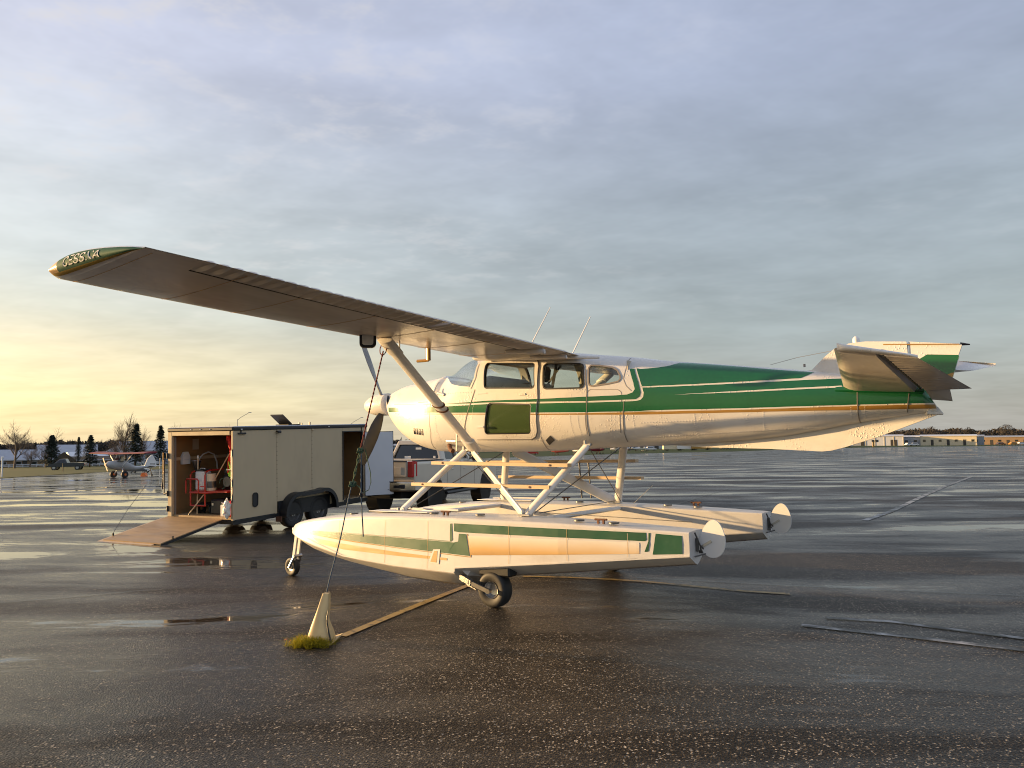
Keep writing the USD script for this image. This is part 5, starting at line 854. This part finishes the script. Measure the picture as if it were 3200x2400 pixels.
# ------------------------------------------------------------------ tie-down rope, cone and weeds
ST = to_world((-2.74,2.40,.31)); CO = np.array([-1.752,6.89,.405+float(fall(-1.785,6.86))]); rl = lambda t, dx=0., dz=0.: ST+(CO-ST)*t+np.array([dx,0,dz])
rope = thing('tie_down_rope', 'knotted tie-down rope from the wing strut down to the tan cone', 'rope', loc=tuple(np.round(CO, 3)))
def rpart(name, pts, r, m, n=7): return obj(name, tube(np.asarray(pts)-np.round(CO, 3), r, n), m, rope, smooth=60)
def wob(a, b, k, amp, seed=0): return [rl(t, amp*math.sin(seed+9*t*k), amp*.5*math.cos(seed+7*t)) for t in np.linspace(a, b, 14)]
def twisted(a, b, r, amp, turns, ph=0., n=40):
    x, y, d = frame_of(CO-ST); return [rl(t)+amp*(x*math.cos(ph+turns*2*math.pi*t)+y*math.sin(ph+turns*2*math.pi*t)) for t in np.linspace(a, b, n)]
rpart('red_strand', twisted(0, .44, .008, .0045, 30), .0055, 'rope_red'); rpart('red_strand', twisted(0, .44, .008, .0045, 30, math.pi), .0055, 'rope_red')
rpart('strut_loop', [ST+np.array([.07*math.cos(t)*.5, .05*math.sin(t), .07*math.sin(t)+.02]) for t in np.linspace(0, 6.3, 14)], .0055, 'rope_red')
rpart('green_strand', twisted(.42, .575, .007, .008, 9), .0055, 'rope_green'); rpart('green_strand', twisted(.42, .575, .007, .008, 9, math.pi), .0055, 'rope_green'); rpart('blue_line', wob(.57, 1.0, 2, .006), .0065, 'rope_blue')
def knot(t, R): 
    c0 = rl(t); return [c0+R*np.array([math.sin(u*2)+.3*math.cos(3*u), math.cos(u*3)*.6, math.sin(u*3+.6)*.9]) for u in np.linspace(0, 6.28, 40)]
rpart('knot', knot(.435, .022), .009, 'rope_green'); rpart('knot', knot(.572, .024), .009, 'rope_green')
k1, k2 = rl(.435), rl(.572); tail = k1+np.array([.045,-.15,-.43])
rpart('loose_tail', [k1+np.array([.012,0,-.02]), k1+np.array([.022,-.05,-.2]), tail, tail+np.array([.015,-.01,-.2]), tail+np.array([.03,-.02,-.40])], .0065, 'rope_blue'); rpart('loose_tail', [k2+np.array([.02,0,0]), k2+np.array([.07,-.0,-.03]), k2+np.array([.095,.0,-.09]), tail+np.array([-.01,0,.01])], .0055, 'rope_green')
rpart('thin_loop', [k1+np.array([.05,0,.02]), k1+np.array([.075,0,-.10]), k1+np.array([.105,0,-.22]), k1+np.array([.11,0,-.32]), k1+np.array([.09,0,-.39]), tail+np.array([0,0,.01])], .0045, 'rope_green'); rpart('knot', [tail+.015*np.array([math.sin(u*2),math.cos(u*3),math.sin(u*3+.6)]) for u in np.linspace(0,6.28,24)], .008, 'black')
cone = thing('traffic_cone', 'faded tan squashed traffic cone standing in weeds', 'cone', loc=(-1.785,6.86,.022+float(fall(-1.785,6.86))), rotz=-.22)
rings = []
for k in np.linspace(0, 1, 14):
    z = .415*k; w = .088*(1-k)**1.0+.030; dpt = .065*(1-k)+.022; cx = .02*k+.025*k*k; a = np.arange(32)*2*math.pi/32; e = 2/5.
    xx = np.sign(np.cos(a))*abs(np.cos(a))**e*w; yy = np.sign(np.sin(a))*abs(np.sin(a))**e*dpt
    dent = .035*math.exp(-((k-.42)/.22)**2); xx = np.where(xx > 0, xx-dent*(xx/w)**2, xx)+cx; xx = xx+.004*np.sin(5*k+3*a); rings.append(np.stack([xx, yy, np.full(32, z)], 1))
v, f = closed(np.array(rings)); obj('cone_shell', trimesh.Trimesh(v, f, process=False), 'cone_shell', cone, smooth=45)
obj('split_edge', tube([(.092,-.062,.27),(.088,-.075,.19),(.108,-.082,.09),(.138,-.09,.0),(.142,-.09,-.012)], [.004,.006,.009,.011,.006], 6), 'black', cone)
P = np.array([[(x, y, -.012+.020*((x/.15)**2)+.018*(y/.13)*(x/.15)-.012*math.exp(-(x+.03)**2/.01)*(1 if y < 0 else 0)) for y in np.linspace(-.125,.125,9)] for x in np.linspace(-.155,.155,13)]); v, f = closed(np.array([np.vstack([r, r[::-1]-(0,0,.012)]) for r in P])); obj('cone_base', trimesh.Trimesh(v, f, process=False), 'cone_shell', cone)
obj('base_underside', moved(box(0,0,0,.28,.22,.008), (0,0,-.028)), 'black', cone)
gv, gf = [], []; rg = np.random.default_rng(3)
for i in range(1100):
    a = rg.uniform(0, 2*math.pi); rr = math.sqrt(rg.uniform(0, 1))*(.72+.33*math.sin(a*3+1)*math.cos(a*5)); bx, by = -1.85+.235*rr*math.cos(a), 6.72+.17*rr*math.sin(a)
    hgt = rg.uniform(.025, .10)*(1.1-.5*rr)*(1.25 if bx < -1.9 else .9); L = rg.uniform(.03,.13); da = rg.uniform(0, 2*math.pi); w = rg.uniform(.0014,.0034); dx, dy = math.cos(da), math.sin(da); k = len(gv)
    for s in (0,.5,1):
        c0 = np.array([bx+dx*L*s, by+dy*L*s, hgt*(2.2*s-1.3*s*s)+.002+float(fall(bx,by))]); wv = w*(1-.8*s); gv += [c0+np.array([-dy,dx,0])*wv, c0-np.array([-dy,dx,0])*wv]
    gf += [(k,k+1,k+3),(k,k+3,k+2),(k+2,k+3,k+5),(k+2,k+5,k+4)]
obj('weed_tuft', trimesh.Trimesh(np.array(gv), np.array(gf), process=False), 'grass_blade', kind='stuff', label='yellow green weeds growing round the base of the cone', category='weeds')
for i, (x, y, r) in enumerate(((-2.12,6.86,.3),(-2.06,6.80,1.2),(-2.02,6.92,2.2),(-1.97,6.94,.9))):
    lf = np.array([[(-.018+.036*s, w*.006*math.sin(math.pi*min(max(s,.05),.95)), .006+.012*s*s) for w in (-1,0,1)] for s in np.linspace(0,1,6)]); obj('dead_leaf', moved(quad_sheet(lf), (x,y,.012+float(fall(x,y))), rz=r), 'orange', label=['curled orange leaf farthest left of the cone','curled orange leaf nearest the camera beside the weeds','small orange leaf beside the cone base','orange leaf against the upper edge of the weeds'][i], category='leaf')
# ------------------------------------------------------------------ the far side of the apron
def at_az(px, d):
    """a point on the ground at the bearing of a picture column and a distance"""
    t = (px-1600)/F; y = d/math.sqrt(1+t*t)*1.0; x = y*t; return np.array([x, y, float(fall(x, y))])
def bare_tree(px, d, h, spread, label, seed, lean=0., dens=1., group=None):
    r = np.random.default_rng(seed); p0 = at_az(px, d); t = thing('bare_tree', label, 'tree', loc=tuple(p0), group=group)
    trunk, twig = [], []
    def grow(p, dr, L, rad, lev):
        n = 4; pts = [p]; q = p.copy(); dd = dr.copy()
        for i in range(n):
            dd = dd+r.normal(0, .10, 3)+np.array([0,0,.05]); dd /= np.linalg.norm(dd); q = q+dd*L/n; pts.append(q.copy())
        (trunk if lev < 2 else twig).append(tube(pts, np.maximum(np.linspace(rad, rad*.55, n+1), h*.0009), 6 if lev < 2 else 3))
        if lev >= 5 or rad < h*.0011: return
        k = {0: 5, 1: 4, 2: 3, 3: 3, 4: 2}[lev]
        for i in range(k):
            s = r.uniform(.45, 1.0) if lev else r.uniform(.35, 1.0); bp_ = pts[min(int(s*n), n)]; az = r.uniform(0, 2*math.pi); up = r.uniform(.25, 1.0)*(1.2-spread*.5)
            nd = np.array([math.cos(az)*spread, math.sin(az)*spread, up])+dd*.55; nd /= np.linalg.norm(nd); grow(bp_, nd, L*r.uniform(.55,.80), rad*r.uniform(.40,.52), lev+1)
        grow(pts[-1], dd, L*.72, rad*.62, lev+1)
    grow(np.zeros(3), np.array([lean,0,1.]), h*.30, h*.022, 0)
    top = max(m.vertices[:,2].max() for m in trunk+twig); k = h/top
    for lst, nm in ((trunk,'trunk'),(twig,'crown')):
        m = trimesh.util.concatenate(lst); m.apply_scale(k); obj(nm, m, 'far_bark', t)
def conifer(px, d, h, w, label, seed):
    r = np.random.default_rng(seed); t = thing('conifer', label, 'tree', loc=tuple(at_az(px, d))); obj('trunk', tube([(0,0,0),(0,0,h*.5),(0,0,h*.97)], [h*.022,h*.016,h*.004], 8), 'bark', t)
    V, Fc = [], []; wh = r.uniform(.3,1.1,12)
    for i in range(1500):
        s = r.uniform(0,1)**.8; z = h*(.13+.87*s); R = w*.62*(1-s)**.95*(.62+.45*wh[int(s*11)])+w*.010; a = r.uniform(0,2*math.pi); q = R*r.uniform(.25,1.08); L = w*.10*r.uniform(.7,1.5)
        c = np.array([q*math.cos(a), q*math.sin(a), z-q*.28]); o = np.array([math.cos(a),math.sin(a),-.35])*L; sd = np.array([-math.sin(a),math.cos(a),r.uniform(-.4,.4)])*L*.5; k = len(V)
        V += [c-sd, c+sd, c+o+sd*.3, c+o-sd*.3]; Fc += [(k,k+1,k+2),(k,k+2,k+3)]
    obj('crown', trimesh.Trimesh(np.array(V), np.array(Fc), process=False), 'conifer', t)
GB = 'bare winter trees by the houses'
bare_tree(52, 205, 11.6, 1.1, 'wide bare tree at the far left edge, two broad lobes', 11); bare_tree(100, 225, 7.5, 1.0, 'small bare tree between the two wide bare trees', 12); bare_tree(150, 210, 10.0, 1.15, 'spreading bare tree right of the leftmost one', 13)
bare_tree(400, 225, 15.0, .62, 'tallest slender bare tree behind the dark conifer', 14); bare_tree(445, 240, 11.6, .75, 'bare tree with thin crown right of the tallest one', 15); bare_tree(365, 235, 9.5, .9, 'low bare tree leaning left of the tallest one', 16, -.2)
bare_tree(573, 250, 13.0, .8, 'bare treetop showing over the trailer roof', 17); bare_tree(707, 330, 15.0, .8, 'faint bare treetop beyond the middle of the trailer roof', 18)
conifer(166, 200, 7.6, 4.0, 'dark conifer in front of the pale roof', 21); conifer(286, 200, 7.6, 3.6, 'dark conifer behind the parked biplane, slim trunk', 22); conifer(427, 195, 10.2, 4.6, 'largest dark conifer, beneath the tall bare tree', 23); conifer(503, 190, 9.6, 3.6, 'dark conifer against the left edge of the trailer', 24); conifer(249, 215, 7.6, 2.0, 'thin grey conifer between two dark ones', 25)
def gable_house(name, px, d, w, dp_, hw, hr, mats, label, rz=0., wins_=3, category='house', group=None, dz=0., hip=0.):
    hw, hr = hw*.80, hr*.78; p = at_az(px, d)+np.array([0,0,dz]); t = thing(name, label, category, loc=tuple(p), rotz=rz-math.atan2(p[0], p[1]), group=group)
    obj('wall', box(0,0,hw/2,w,dp_,hw), mats[0], t); e = .5
    pts = [(x, y, z) for x in (-1,1) for y, z in ((-dp_/2-e,hw-.1),(dp_/2+e,hw-.1))]
    v = [(x*(w/2+e), y, z) for x, y, z in pts]+[((w/2+e-hip)*x, 0, hr) for x in (-1,1)]+[(x*(w/2+e), y, z-.25) for x, y, z in pts]
    obj('roof', trimesh.convex.convex_hull(np.array(v)), mats[1], t); obj('fascia', box(0,-dp_/2-e-.03,hw-.22,w+2*e,.06,.26), 'roof_white', t)
    for i in range(wins_):
        x = -w/2+w*(i+.5)/wins_; wn = obj('window', box(x,-dp_/2-.02,hw*.52,w/wins_*.42,.08,hw*.38), 'roof_white', t); obj('pane', box(x,-dp_/2-.045,hw*.52,w/wins_*.36,.08,hw*.31), 'glass_dark', wn)
    obj('door', box(w*.08,-dp_/2-.03,1.0,.95,.08,2.0), 'door_dark', t)
gable_house('house', 65, 238, 17, 9, 2.9, 6.2, ('house_tan','roof_pale'), 'long low tan house with pale grey roof behind the bare tree', 0, 5); gable_house('house', 215, 262, 15, 9, 4.6, 8.0, ('house_blue','roof_pale'), 'blue grey house with tall roof behind the thin conifer', 0, 3); gable_house('house', 278, 252, 10, 8, 2.6, 5.2, ('house_tan','roof_white'), 'low house with white roof between two conifers', .3, 2)
gable_house('shed', 205, 236, 5.5, 5, 2.2, 5.2, ('house_tan','roof_brown'), 'dark brown steep-roofed shed right of a conifer', 1.57, 1, 'shed'); gable_house('house', 372, 258, 10, 9, 4.2, 7.6, ('house_blue','roof_white'), 'pale gabled house behind the parked biplane', 1.57, 2); gable_house('house', 468, 265, 16, 9, 5.6, 9.4, ('house_blue','roof_pale'), 'large blue grey house beside the trailer', 0, 3); gable_house('garage', 290, 240, 12, 7, 2.5, 3.6, ('house_tan','roof_brown'), 'low tan garage with flat brown roof', 0, 1, 'garage')
# fence along the road
fe = thing('roadside_fence', 'low pale rail fence beside the road left of the trailer', 'fence', loc=tuple(at_az(150, 232))); o = at_az(150, 232)
ends = [at_az(px, 232)-o for px in np.linspace(-30, 512, 26)]
for a, b in zip(ends[:-1], ends[1:]): obj('rail', [bar(a+np.array([0,0,.75]), b+np.array([0,0,.75]), .05, .22), bar(a+np.array([0,0,.35]), b+np.array([0,0,.35]), .05, .16)], 'fence_rail', fe)
for a in ends: obj('post', box(a[0],a[1],.45,.14,.14,1.0), 'fence_rail', fe)
# vehicles
def car(px, d, rz, colour, label, L=4.5, H=1.5, W=1.8, pick=False, name='parked_car', group=None, cat='car', lamp=False, dz=0.):
    p = at_az(px, d)+np.array([0,0,dz]); t = thing(name, label, cat, loc=tuple(p), rotz=rz, group=group); h0 = H*.30
    pr_ = [(-L/2,h0),(-L/2+.05,H*.62),(-L*.22,H*.66),(L*.25,H*.64),(L/2-.05,H*.55),(L/2,h0)]; obj('body', prism(rounded(pr_, .08), -W/2, W/2), colour, t)
    c0, c1 = (-.02, .24) if pick else (-.36, .22)
    obj('cabin', m3.Manifold.batch_hull([m3.Manifold.sphere(.05,8).translate(q) for s in (-1,1) for q in ((c0*L,s*W*.44,H*.64),(c1*L+.3,s*W*.44,H*.62),((c0+.05)*L,s*W*.37,H*.96),((c1-.07)*L,s*W*.37,H*.96))]), colour, t); 
    for s in (-1,1): obj('side_glass', m3.Manifold.batch_hull([m3.Manifold.sphere(.02,8).translate(q) for q in (((c0+.03)*L,s*W*.455,H*.70),((c1+.02)*L,s*W*.455,H*.69),((c0+.065)*L,s*W*.40,H*.90),((c1-.07)*L,s*W*.40,H*.90))]), 'glass_dark', t)
    for x in (-L*.31, L*.32):
        for s in (-1,1): ty = obj('tyre', moved(wheel_tyre(H*.22,.22,H*.13,20), (x,s*(W/2-.10),H*.22)), 'rubber', t); obj('rim', moved(disc_y(H*.125,-.09,.09,14), (x,s*(W/2-.10),H*.22)), 'steel', ty)
    for s in (-1,1): obj('headlight', box(L/2-.02,s*W*.36,H*.47,.08,.32,.16,.02), 'head_lamp' if lamp else 'lens_white', t); obj('tail_lamp', box(-L/2+.01,s*W*.40,H*.52,.06,.2,.2,.02), 'tail_red', t)
    return t
car(217, 141, math.pi+.30, 'car_dark', 'dark pickup with yellow headlights on the grass', 5.4, 1.85, 1.95, True, 'far_pickup', None, 'pickup truck', True)
car(474, 205, .2, 'car_white', 'white car behind the biplane wing tip', 4.4, 1.55)
def light_plane(px, d, rz, body, wingc, label, name='parked_plane', scale=1., biplane=False, low=False, group=None, cat='aeroplane', dz=0.):
    p = at_az(px, d)+np.array([0,0,dz]); t = thing(name, label, cat, loc=tuple(p), rotz=rz, group=group); s = scale
    st = [(2.3,.12,1.15,1.30),(2.1,.34,.95,1.45),(1.2,.42,.78,1.62),(.4,.45,.70,1.75),(-.6,.42,.72,1.70),(-1.8,.28,.86,1.45),(-3.3,.12,1.08,1.36),(-3.6,.04,1.15,1.32)]
    a = np.arange(16)*2*math.pi/16; R_ = np.array([np.stack([np.full(16,x), w*np.cos(a), (zt+zb)/2+(zt-zb)/2*np.sin(a)],1) for x, w, zb, zt in st])*s; v, f = closed(R_); obj('fuselage', trimesh.Trimesh(v, f, process=False), body, t, smooth=50)
    zs = [1.85] if not low else [.85]
    for z in zs+([.85] if biplane else []): 
        for sg in (-1,1): obj('wing', foil_bar((.35*s,0,z*s),(.30*s,sg*4.6*s,(z+.12)*s), 1.25*s, .16*s, (1,0,0)), wingc, t, smooth=50)
    obj('windscreen', m3.Manifold.batch_hull([m3.Manifold.sphere(.05,8).translate(np.array(q)*s) for sg in (-1,1) for q in ((.75,sg*.36,1.55),(-.5,sg*.36,1.6),(.35,sg*.3,1.86),(-.3,sg*.3,1.84))]), 'glass_dark', t)
    obj('tail_fin', prism([(-2.9*s,1.35*s),(-3.35*s,2.35*s),(-3.75*s,2.35*s),(-3.65*s,1.25*s)], -.04*s, .04*s), body, t); obj('stabilizer', foil_bar((-3.3*s,-1.4*s,1.32*s),(-3.3*s,1.4*s,1.32*s), .75*s, .07*s, (1,0,0)), wingc, t)
    for sg in (-1,1): obj('gear_leg', bar((.5*s,sg*.35*s,.85*s),(.5*s,sg*.85*s,.22*s),.06*s,.09*s), body, t); obj('tyre', moved(wheel_tyre(.24*s,.14*s,.10*s,20),(.5*s,sg*.9*s,.24*s)), 'rubber', t)
    if not low and not biplane or True:
        for sg in (-1,1): obj('wing_strut', bar((.4*s,sg*.42*s,.8*s),(.35*s,sg*2.4*s,(1.85 if not low else .92)*s),.05*s,.09*s), body, t)
    obj('nose_wheel', [bar((1.9*s,0,.95*s),(1.95*s,0,.2*s),.05*s,.05*s), moved(wheel_tyre(.18*s,.11*s,.08*s,16),(1.95*s,0,.18*s))], 'rubber', t); obj('propeller', [bar((2.38*s,-.62*s,1.5*s),(2.38*s,.62*s,.95*s),.04*s,.10*s), box(2.38*s,0,1.22*s,.12*s,.16*s,.16*s)], 'prop_black', t)
# ------------ small red-winged plane at the left, seen from behind: a high-lift ultralight with an open cockpit
def ultralight():
    p = at_az(393, 68); t = thing('ultralight_plane', 'small silver plane with broad dark red wing parked at left', 'aeroplane', loc=tuple(p), rotz=math.radians(240))
    a = np.arange(16)*2*math.pi/16; st = [(1.5,.12,1.0,1.25),(1.3,.33,.80,1.40),(.5,.38,.62,1.45),(-.2,.38,.55,1.30),(-.9,.30,.55,.95),(-1.8,.16,.72,.92),(-2.6,.06,.86,.95)]
    R_ = np.array([np.stack([np.full(16,x), w*np.cos(a), (zt+zb)/2+(zt-zb)/2*np.sin(a)],1) for x, w, zb, zt in st]); v, f = closed(R_); obj('fuselage', trimesh.Trimesh(v, f, process=False), 'plane_grey', t, smooth=50)
    for s in (-1,1): 
        w = obj('wing', foil_bar((.3,0,1.98),(.2,s*3.9,2.06),1.15,.17,(1,0,-.06)), 'plane_red', t, smooth=50); obj('wing_strut', bar((.4,s*.36,.9),(.3,s*1.6,1.95),.04,.07), 'plane_white', t)
    obj('tail_fin', prism(rounded([(-1.75,.85),(-2.05,1.55),(-2.45,1.90),(-2.85,1.25),(-2.85,.80),(-2.2,.72)], .1), -.045, .045), 'plane_white', t); obj('fin_marking', prism([(-2.25,1.12),(-2.72,1.10),(-2.72,1.02),(-2.25,1.04)], -.05, .05), 'dark_steel', t)
    obj('stabilizer', foil_bar((-2.4,-1.1,.92),(-2.4,1.1,.92),.6,.06,(1,0,0)), 'plane_white', t); obj('windscreen', m3.Manifold.batch_hull([m3.Manifold.sphere(.03,8).translate(q) for s in (-1,1) for q in ((.75,s*.3,1.38),(.2,s*.3,1.35),(.45,s*.22,1.75),(.2,s*.22,1.75))]), 'glass_dark', t)
    obj('cabane_strut', [bar((x,s*.28,1.3),(x-.05,s*.2,1.95),.035,.05) for s in (-1,1) for x in (.6,-.1)], 'plane_white', t)
    for s in (-1,1): obj('gear_leg', bar((.35,s*.3,.75),(.4,s*.72,.28),.05,.08), 'plane_white', t); ty = obj('tyre', moved(wheel_tyre(.29,.20,.10,24),(.4,s*.78,.29)), 'rubber', t, smooth=45); obj('hub', moved(disc_y(.09,-.11,.11,14),(.4,s*.78,.29)), 'orange', ty)
    obj('tail_wheel', [bar((-2.3,0,.75),(-2.5,0,.15),.04,.04), moved(wheel_tyre(.10,.06,.04,14),(-2.5,0,.10))], 'rubber', t); obj('propeller', [bar((1.58,-.35,1.65),(1.58,.35,.60),.03,.10), box(1.55,0,1.12,.12,.16,.16)], 'lumber', t)
ultralight()
ch = thing('wheel_chock', 'small orange block on the apron by the red-winged plane', 'chock', loc=tuple(at_az(456, 72))); obj('chock_block', prism([(-.25,0),(.25,0),(.12,.30),(-.12,.30)], -.2, .2), 'orange', ch); obj('chock_rope', tube([(.2,-.2,.05),(.35,-.3,.02),(.5,-.3,.02)], .015, 6), 'black', ch)
car(441, 92, .1, 'car_dark', 'low dark tow tug beyond the red-winged plane tail', 2.2, .62, 1.2, False, 'tow_tug', None, 'tug')
for i, (px, h) in enumerate(((14, 1.9), (203, 1.1), (470, 1.5), (504, 1.6))):
    q = thing('marker_post', ['white marker post at the far left grass edge','short dark marker post in front of the dark pickup','pale marker post right of the red-winged plane','thin marker post beside the trailer rear'][i], 'post', loc=tuple(at_az(px, (84, 118, 128, 132)[i]))); obj('post_shaft', tube([(0,0,0),(0,0,h)], .07, 8), 'fence_rail' if i != 1 else 'black', q); obj('post_cap', box(0,0,h,.22,.12,.16,.02), 'plane_white' if i != 1 else 'black', q)
def street_lamp(px, d, h, label, tilt=1):
    t = thing('street_lamp', label, 'street lamp', loc=tuple(at_az(px, d))); obj('pole', tube([(0,0,0),(0,0,h*.5),(0,0,h)], [.11,.09,.07], 8), 'plane_grey', t); obj('arm', tube([(0,0,h-.2),(.6,0,h+.35),(2.2,0,h+1.25)], .05, 6), 'plane_grey', t); obj('lamp_head', box(2.5,0,h+1.35,.7,.28,.14,.05), 'plane_grey', t)
street_lamp(742, 160, 9.6, 'street lamp with slanting arm over the middle of the trailer roof'); street_lamp(1097, 175, 9.3, 'street lamp seen between the trailer front and the propeller'); street_lamp(824, 260, 10.3, 'faint distant street lamp beyond the roof vent')
# ------------ middle distance, under the fuselage and between the struts
light_plane(1742, 215, 2.6, 'plane_red', 'plane_red', 'dark red high-wing plane parked under the fuselage', scale=1.0); light_plane(1862, 215, .4, 'plane_red', 'plane_white', 'red plane with white wings beside the rear float strut', scale=1.1); light_plane(1925, 245, 2.9, 'plane_white', 'plane_white', 'white plane parked just right of the rear strut', scale=1.0); light_plane(2000, 260, .3, 'plane_white', 'plane_grey', 'white plane with grey wings left of the yellow truck', scale=1.0); light_plane(1800, 240, 2.2, 'plane_grey', 'plane_red', 'grey plane with red wings between the other parked planes', scale=.9); light_plane(1470, 190, .5, 'plane_white', 'plane_grey', 'white plane parked far behind the pickup hood', scale=1.0); light_plane(1210, 230, .3, 'plane_white', 'plane_grey', 'white plane parked far behind the trailer door', scale=1.0)
def box_truck(px, d, rz, col, label, L=7.5, H=3.0):
    t = thing('box_truck', label, 'truck', loc=tuple(at_az(px, d)), rotz=rz); obj('cargo_box', box(-.9,0,H*.58,L-2.0,2.4,H*.80,.06), col, t); obj('cab', m3.Manifold.batch_hull([m3.Manifold.sphere(.08,8).translate(q) for s in (-1,1) for q in ((L/2-1.7,s*1.05,.6),(L/2,s*1.05,.6),(L/2-1.7,s*1.0,H*.78),(L/2-.7,s*1.0,H*.78),(L/2,s*1.05,H*.42))]), col, t); obj('windscreen', box(L/2-.33,0,H*.62,.1,1.8,H*.22), 'glass_dark', t)
    for x in (-L*.28, L*.34):
        for s in (-1,1): obj('tyre', moved(wheel_tyre(.48,.28,.26,18),(x,s*1.05,.48)), 'rubber', t)
box_truck(2098, 285, 0, 'house_cream', 'cream box truck parked first left of the yellow one'); box_truck(2140, 285, 0, 'plane_white', 'white box truck in the middle of the parked row'); box_truck(2186, 285, 0, 'gold_paint', 'yellow box truck at the right end of the parked row'); 
for i, (px, d, c, rz) in enumerate(((1975,300,'car_dark',.1),(2030,305,'car_white',.1),(2640,330,'car_white',0),(2835,420,'car_white',.2),(2850,422,'car_white',2.9),(3120,440,'car_dark',.1),(3160,440,'gold_paint',0),(3185,445,'car_white',0),(1660,250,'car_red',.2),(2262,300,'car_dark',.4))):
    car(px, d, rz, c, ['dark car left of the box trucks','white car just left of the cream box truck','white car at the grass edge under the tail','white van-like car before the blue hangar','second white car before the blue hangar, facing away','dark car near the right picture edge','yellow car near the right picture edge','white car at the far right edge','red car behind the near float struts','dark car right of the yellow box truck'][i], 4.5, 1.6)
def hangar(px, d, w, hh, cols, label, nwin=4, rz=0., ribs=0):
    p = at_az(px, d); t = thing('hangar', label, 'hangar', loc=tuple(p), rotz=rz-math.atan2(p[0],p[1])); obj('wall', box(0,0,hh/2,w,18,hh), cols[0], t); obj('roof', trimesh.convex.convex_hull(np.array([(x*(w/2+.4),y,z) for x in (-1,1) for y, z in ((-9.4,hh),(9.4,hh),(0,hh+.8),(-9.4,hh-.3),(9.4,hh-.3))])), cols[1], t)
    for i in range(nwin): obj('hangar_door' if i % 2 else 'window', box(-w/2+w*(i+.5)/nwin,-9.04,hh*(.30 if i % 2 else .5),w/nwin*.34,.12,hh*(.6 if i % 2 else .22)), 'door_dark' if i % 2 else 'glass_dark', t)
    for i in range(ribs): obj('rib', box(-w/2+w*i/max(ribs-1,1),-9.08,hh/2,.35,.16,hh), 'house_cream', t)
hangar(2758, 470, 19, 5.6, ('roof_white','roof_white'), 'white hangar with cream ribs left of the blue one', 2, 0, 5); hangar(2855, 490, 23, 5.2, ('house_blue','roof_white'), 'blue grey hangar between the white and cream ones', 5); hangar(2957, 480, 27, 5.4, ('house_cream','roof_white'), 'long cream hangar with small windows', 7); hangar(3040, 500, 9, 5.2, ('house_blue','roof_pale'), 'grey end bay right of the cream hangar', 1); hangar(2690, 500, 16, 4.6, ('house_blue','roof_pale'), 'low blue shed just right of the tail', 3); hangar(3130, 560, 26, 5.0, ('house_tan','roof_pale'), 'low brown shed near the right edge', 6); hangar(2010, 420, 34, 5.5, ('house_blue','roof_white'), 'distant pale building behind the parked planes', 5); hangar(1290, 380, 40, 4.6, ('house_blue','roof_pale'), 'distant grey building behind the pickup cab', 6)
gp = thing('marker_board', 'yellow marker post at the grass edge by the white hangar', 'post', loc=tuple(at_az(2724, 330))); obj('post_shaft', box(0,0,1.0,.6,.3,2.0), 'gold_paint', gp); obj('post_cap', box(0,0,2.05,.8,.4,.15), 'gold_paint', gp)
def round_tree(px, d, h, w, label, seed, mt='far_wood'):
    r = np.random.default_rng(seed); t = thing('distant_tree', label, 'tree', loc=tuple(at_az(px, d))); obj('trunk', tube([(0,0,0),(0,0,h*.6)], [h*.03,h*.012], 6), 'far_bark', t); V, Fc = [], []
    for i in range(1100):
        u = r.normal(0,1,3); u /= np.linalg.norm(u); q = u*np.array([w/2,w/2,h*.42])*r.uniform(.2,1)**.5; c = q+np.array([0,0,h*.58]); L = h*.028*r.uniform(.6,1.6); s1, s2 = r.normal(0,1,3), r.normal(0,1,3); k = len(V); V += [c+s1/np.linalg.norm(s1)*L, c+s2/np.linalg.norm(s2)*L, c-s1/np.linalg.norm(s1)*L*.8]; Fc.append((k,k+1,k+2))
    obj('crown', trimesh.Trimesh(np.array(V), np.array(Fc), process=False), mt, t)
for i, (px, h, w) in enumerate(((2813,12.5,9),(2870,11,9),(2905,18,11),(2942,12,9),(2975,14,11),(2998,16,17),(3024,17,8),(3142,19,13),(3085,12,10),(3190,13,12))):
    round_tree(px, 640, h*.78, w*.85, ['round bare tree above the blue hangar left end','small bare tree over the blue hangar','tall oval bare tree between two hangars','bare tree over the cream hangar left end','bare tree over the cream hangar middle','broad dark tree over the cream hangar','slim tree over the cream hangar right end','tall pale tree near the right picture edge','small bare tree over the brown shed','bare tree at the far right edge'][i], 40+i)
def treeline(name, px0, px1, d, h, n, seed, label):
    r = np.random.default_rng(seed); V, Fc = [], []
    for i in range(n):
        px = r.uniform(px0, px1); dd = d*r.uniform(.96, 1.10); p = at_az(px, dd); env = h*(.55+.45*float(meshkit.fbm(np.array([px/60.,dd/90.,seed]), 3, seed)))
        z = env*r.uniform(0,1)**.6; L = h*.055*r.uniform(.5,1.5); s1, s2 = r.normal(0,1,3)*[1,1,1.2], r.normal(0,1,3); c = p+np.array([0,0,z]); k = len(V); V += [c+s1*L, c+s2*L, c-s1*L*.7]; Fc.append((k,k+1,k+2))
    obj(name, trimesh.Trimesh(np.array(V), np.array(Fc), process=False), 'far_wood', kind='stuff', label=label, category='woodland')
treeline('treeline', -150, 1700, 520, 11.0, 42000, 5, 'brown bare woodland behind the houses and trailer'); treeline('treeline', 1650, 3400, 760, 15.0, 42000, 6, 'brown bare woodland behind the hangars')
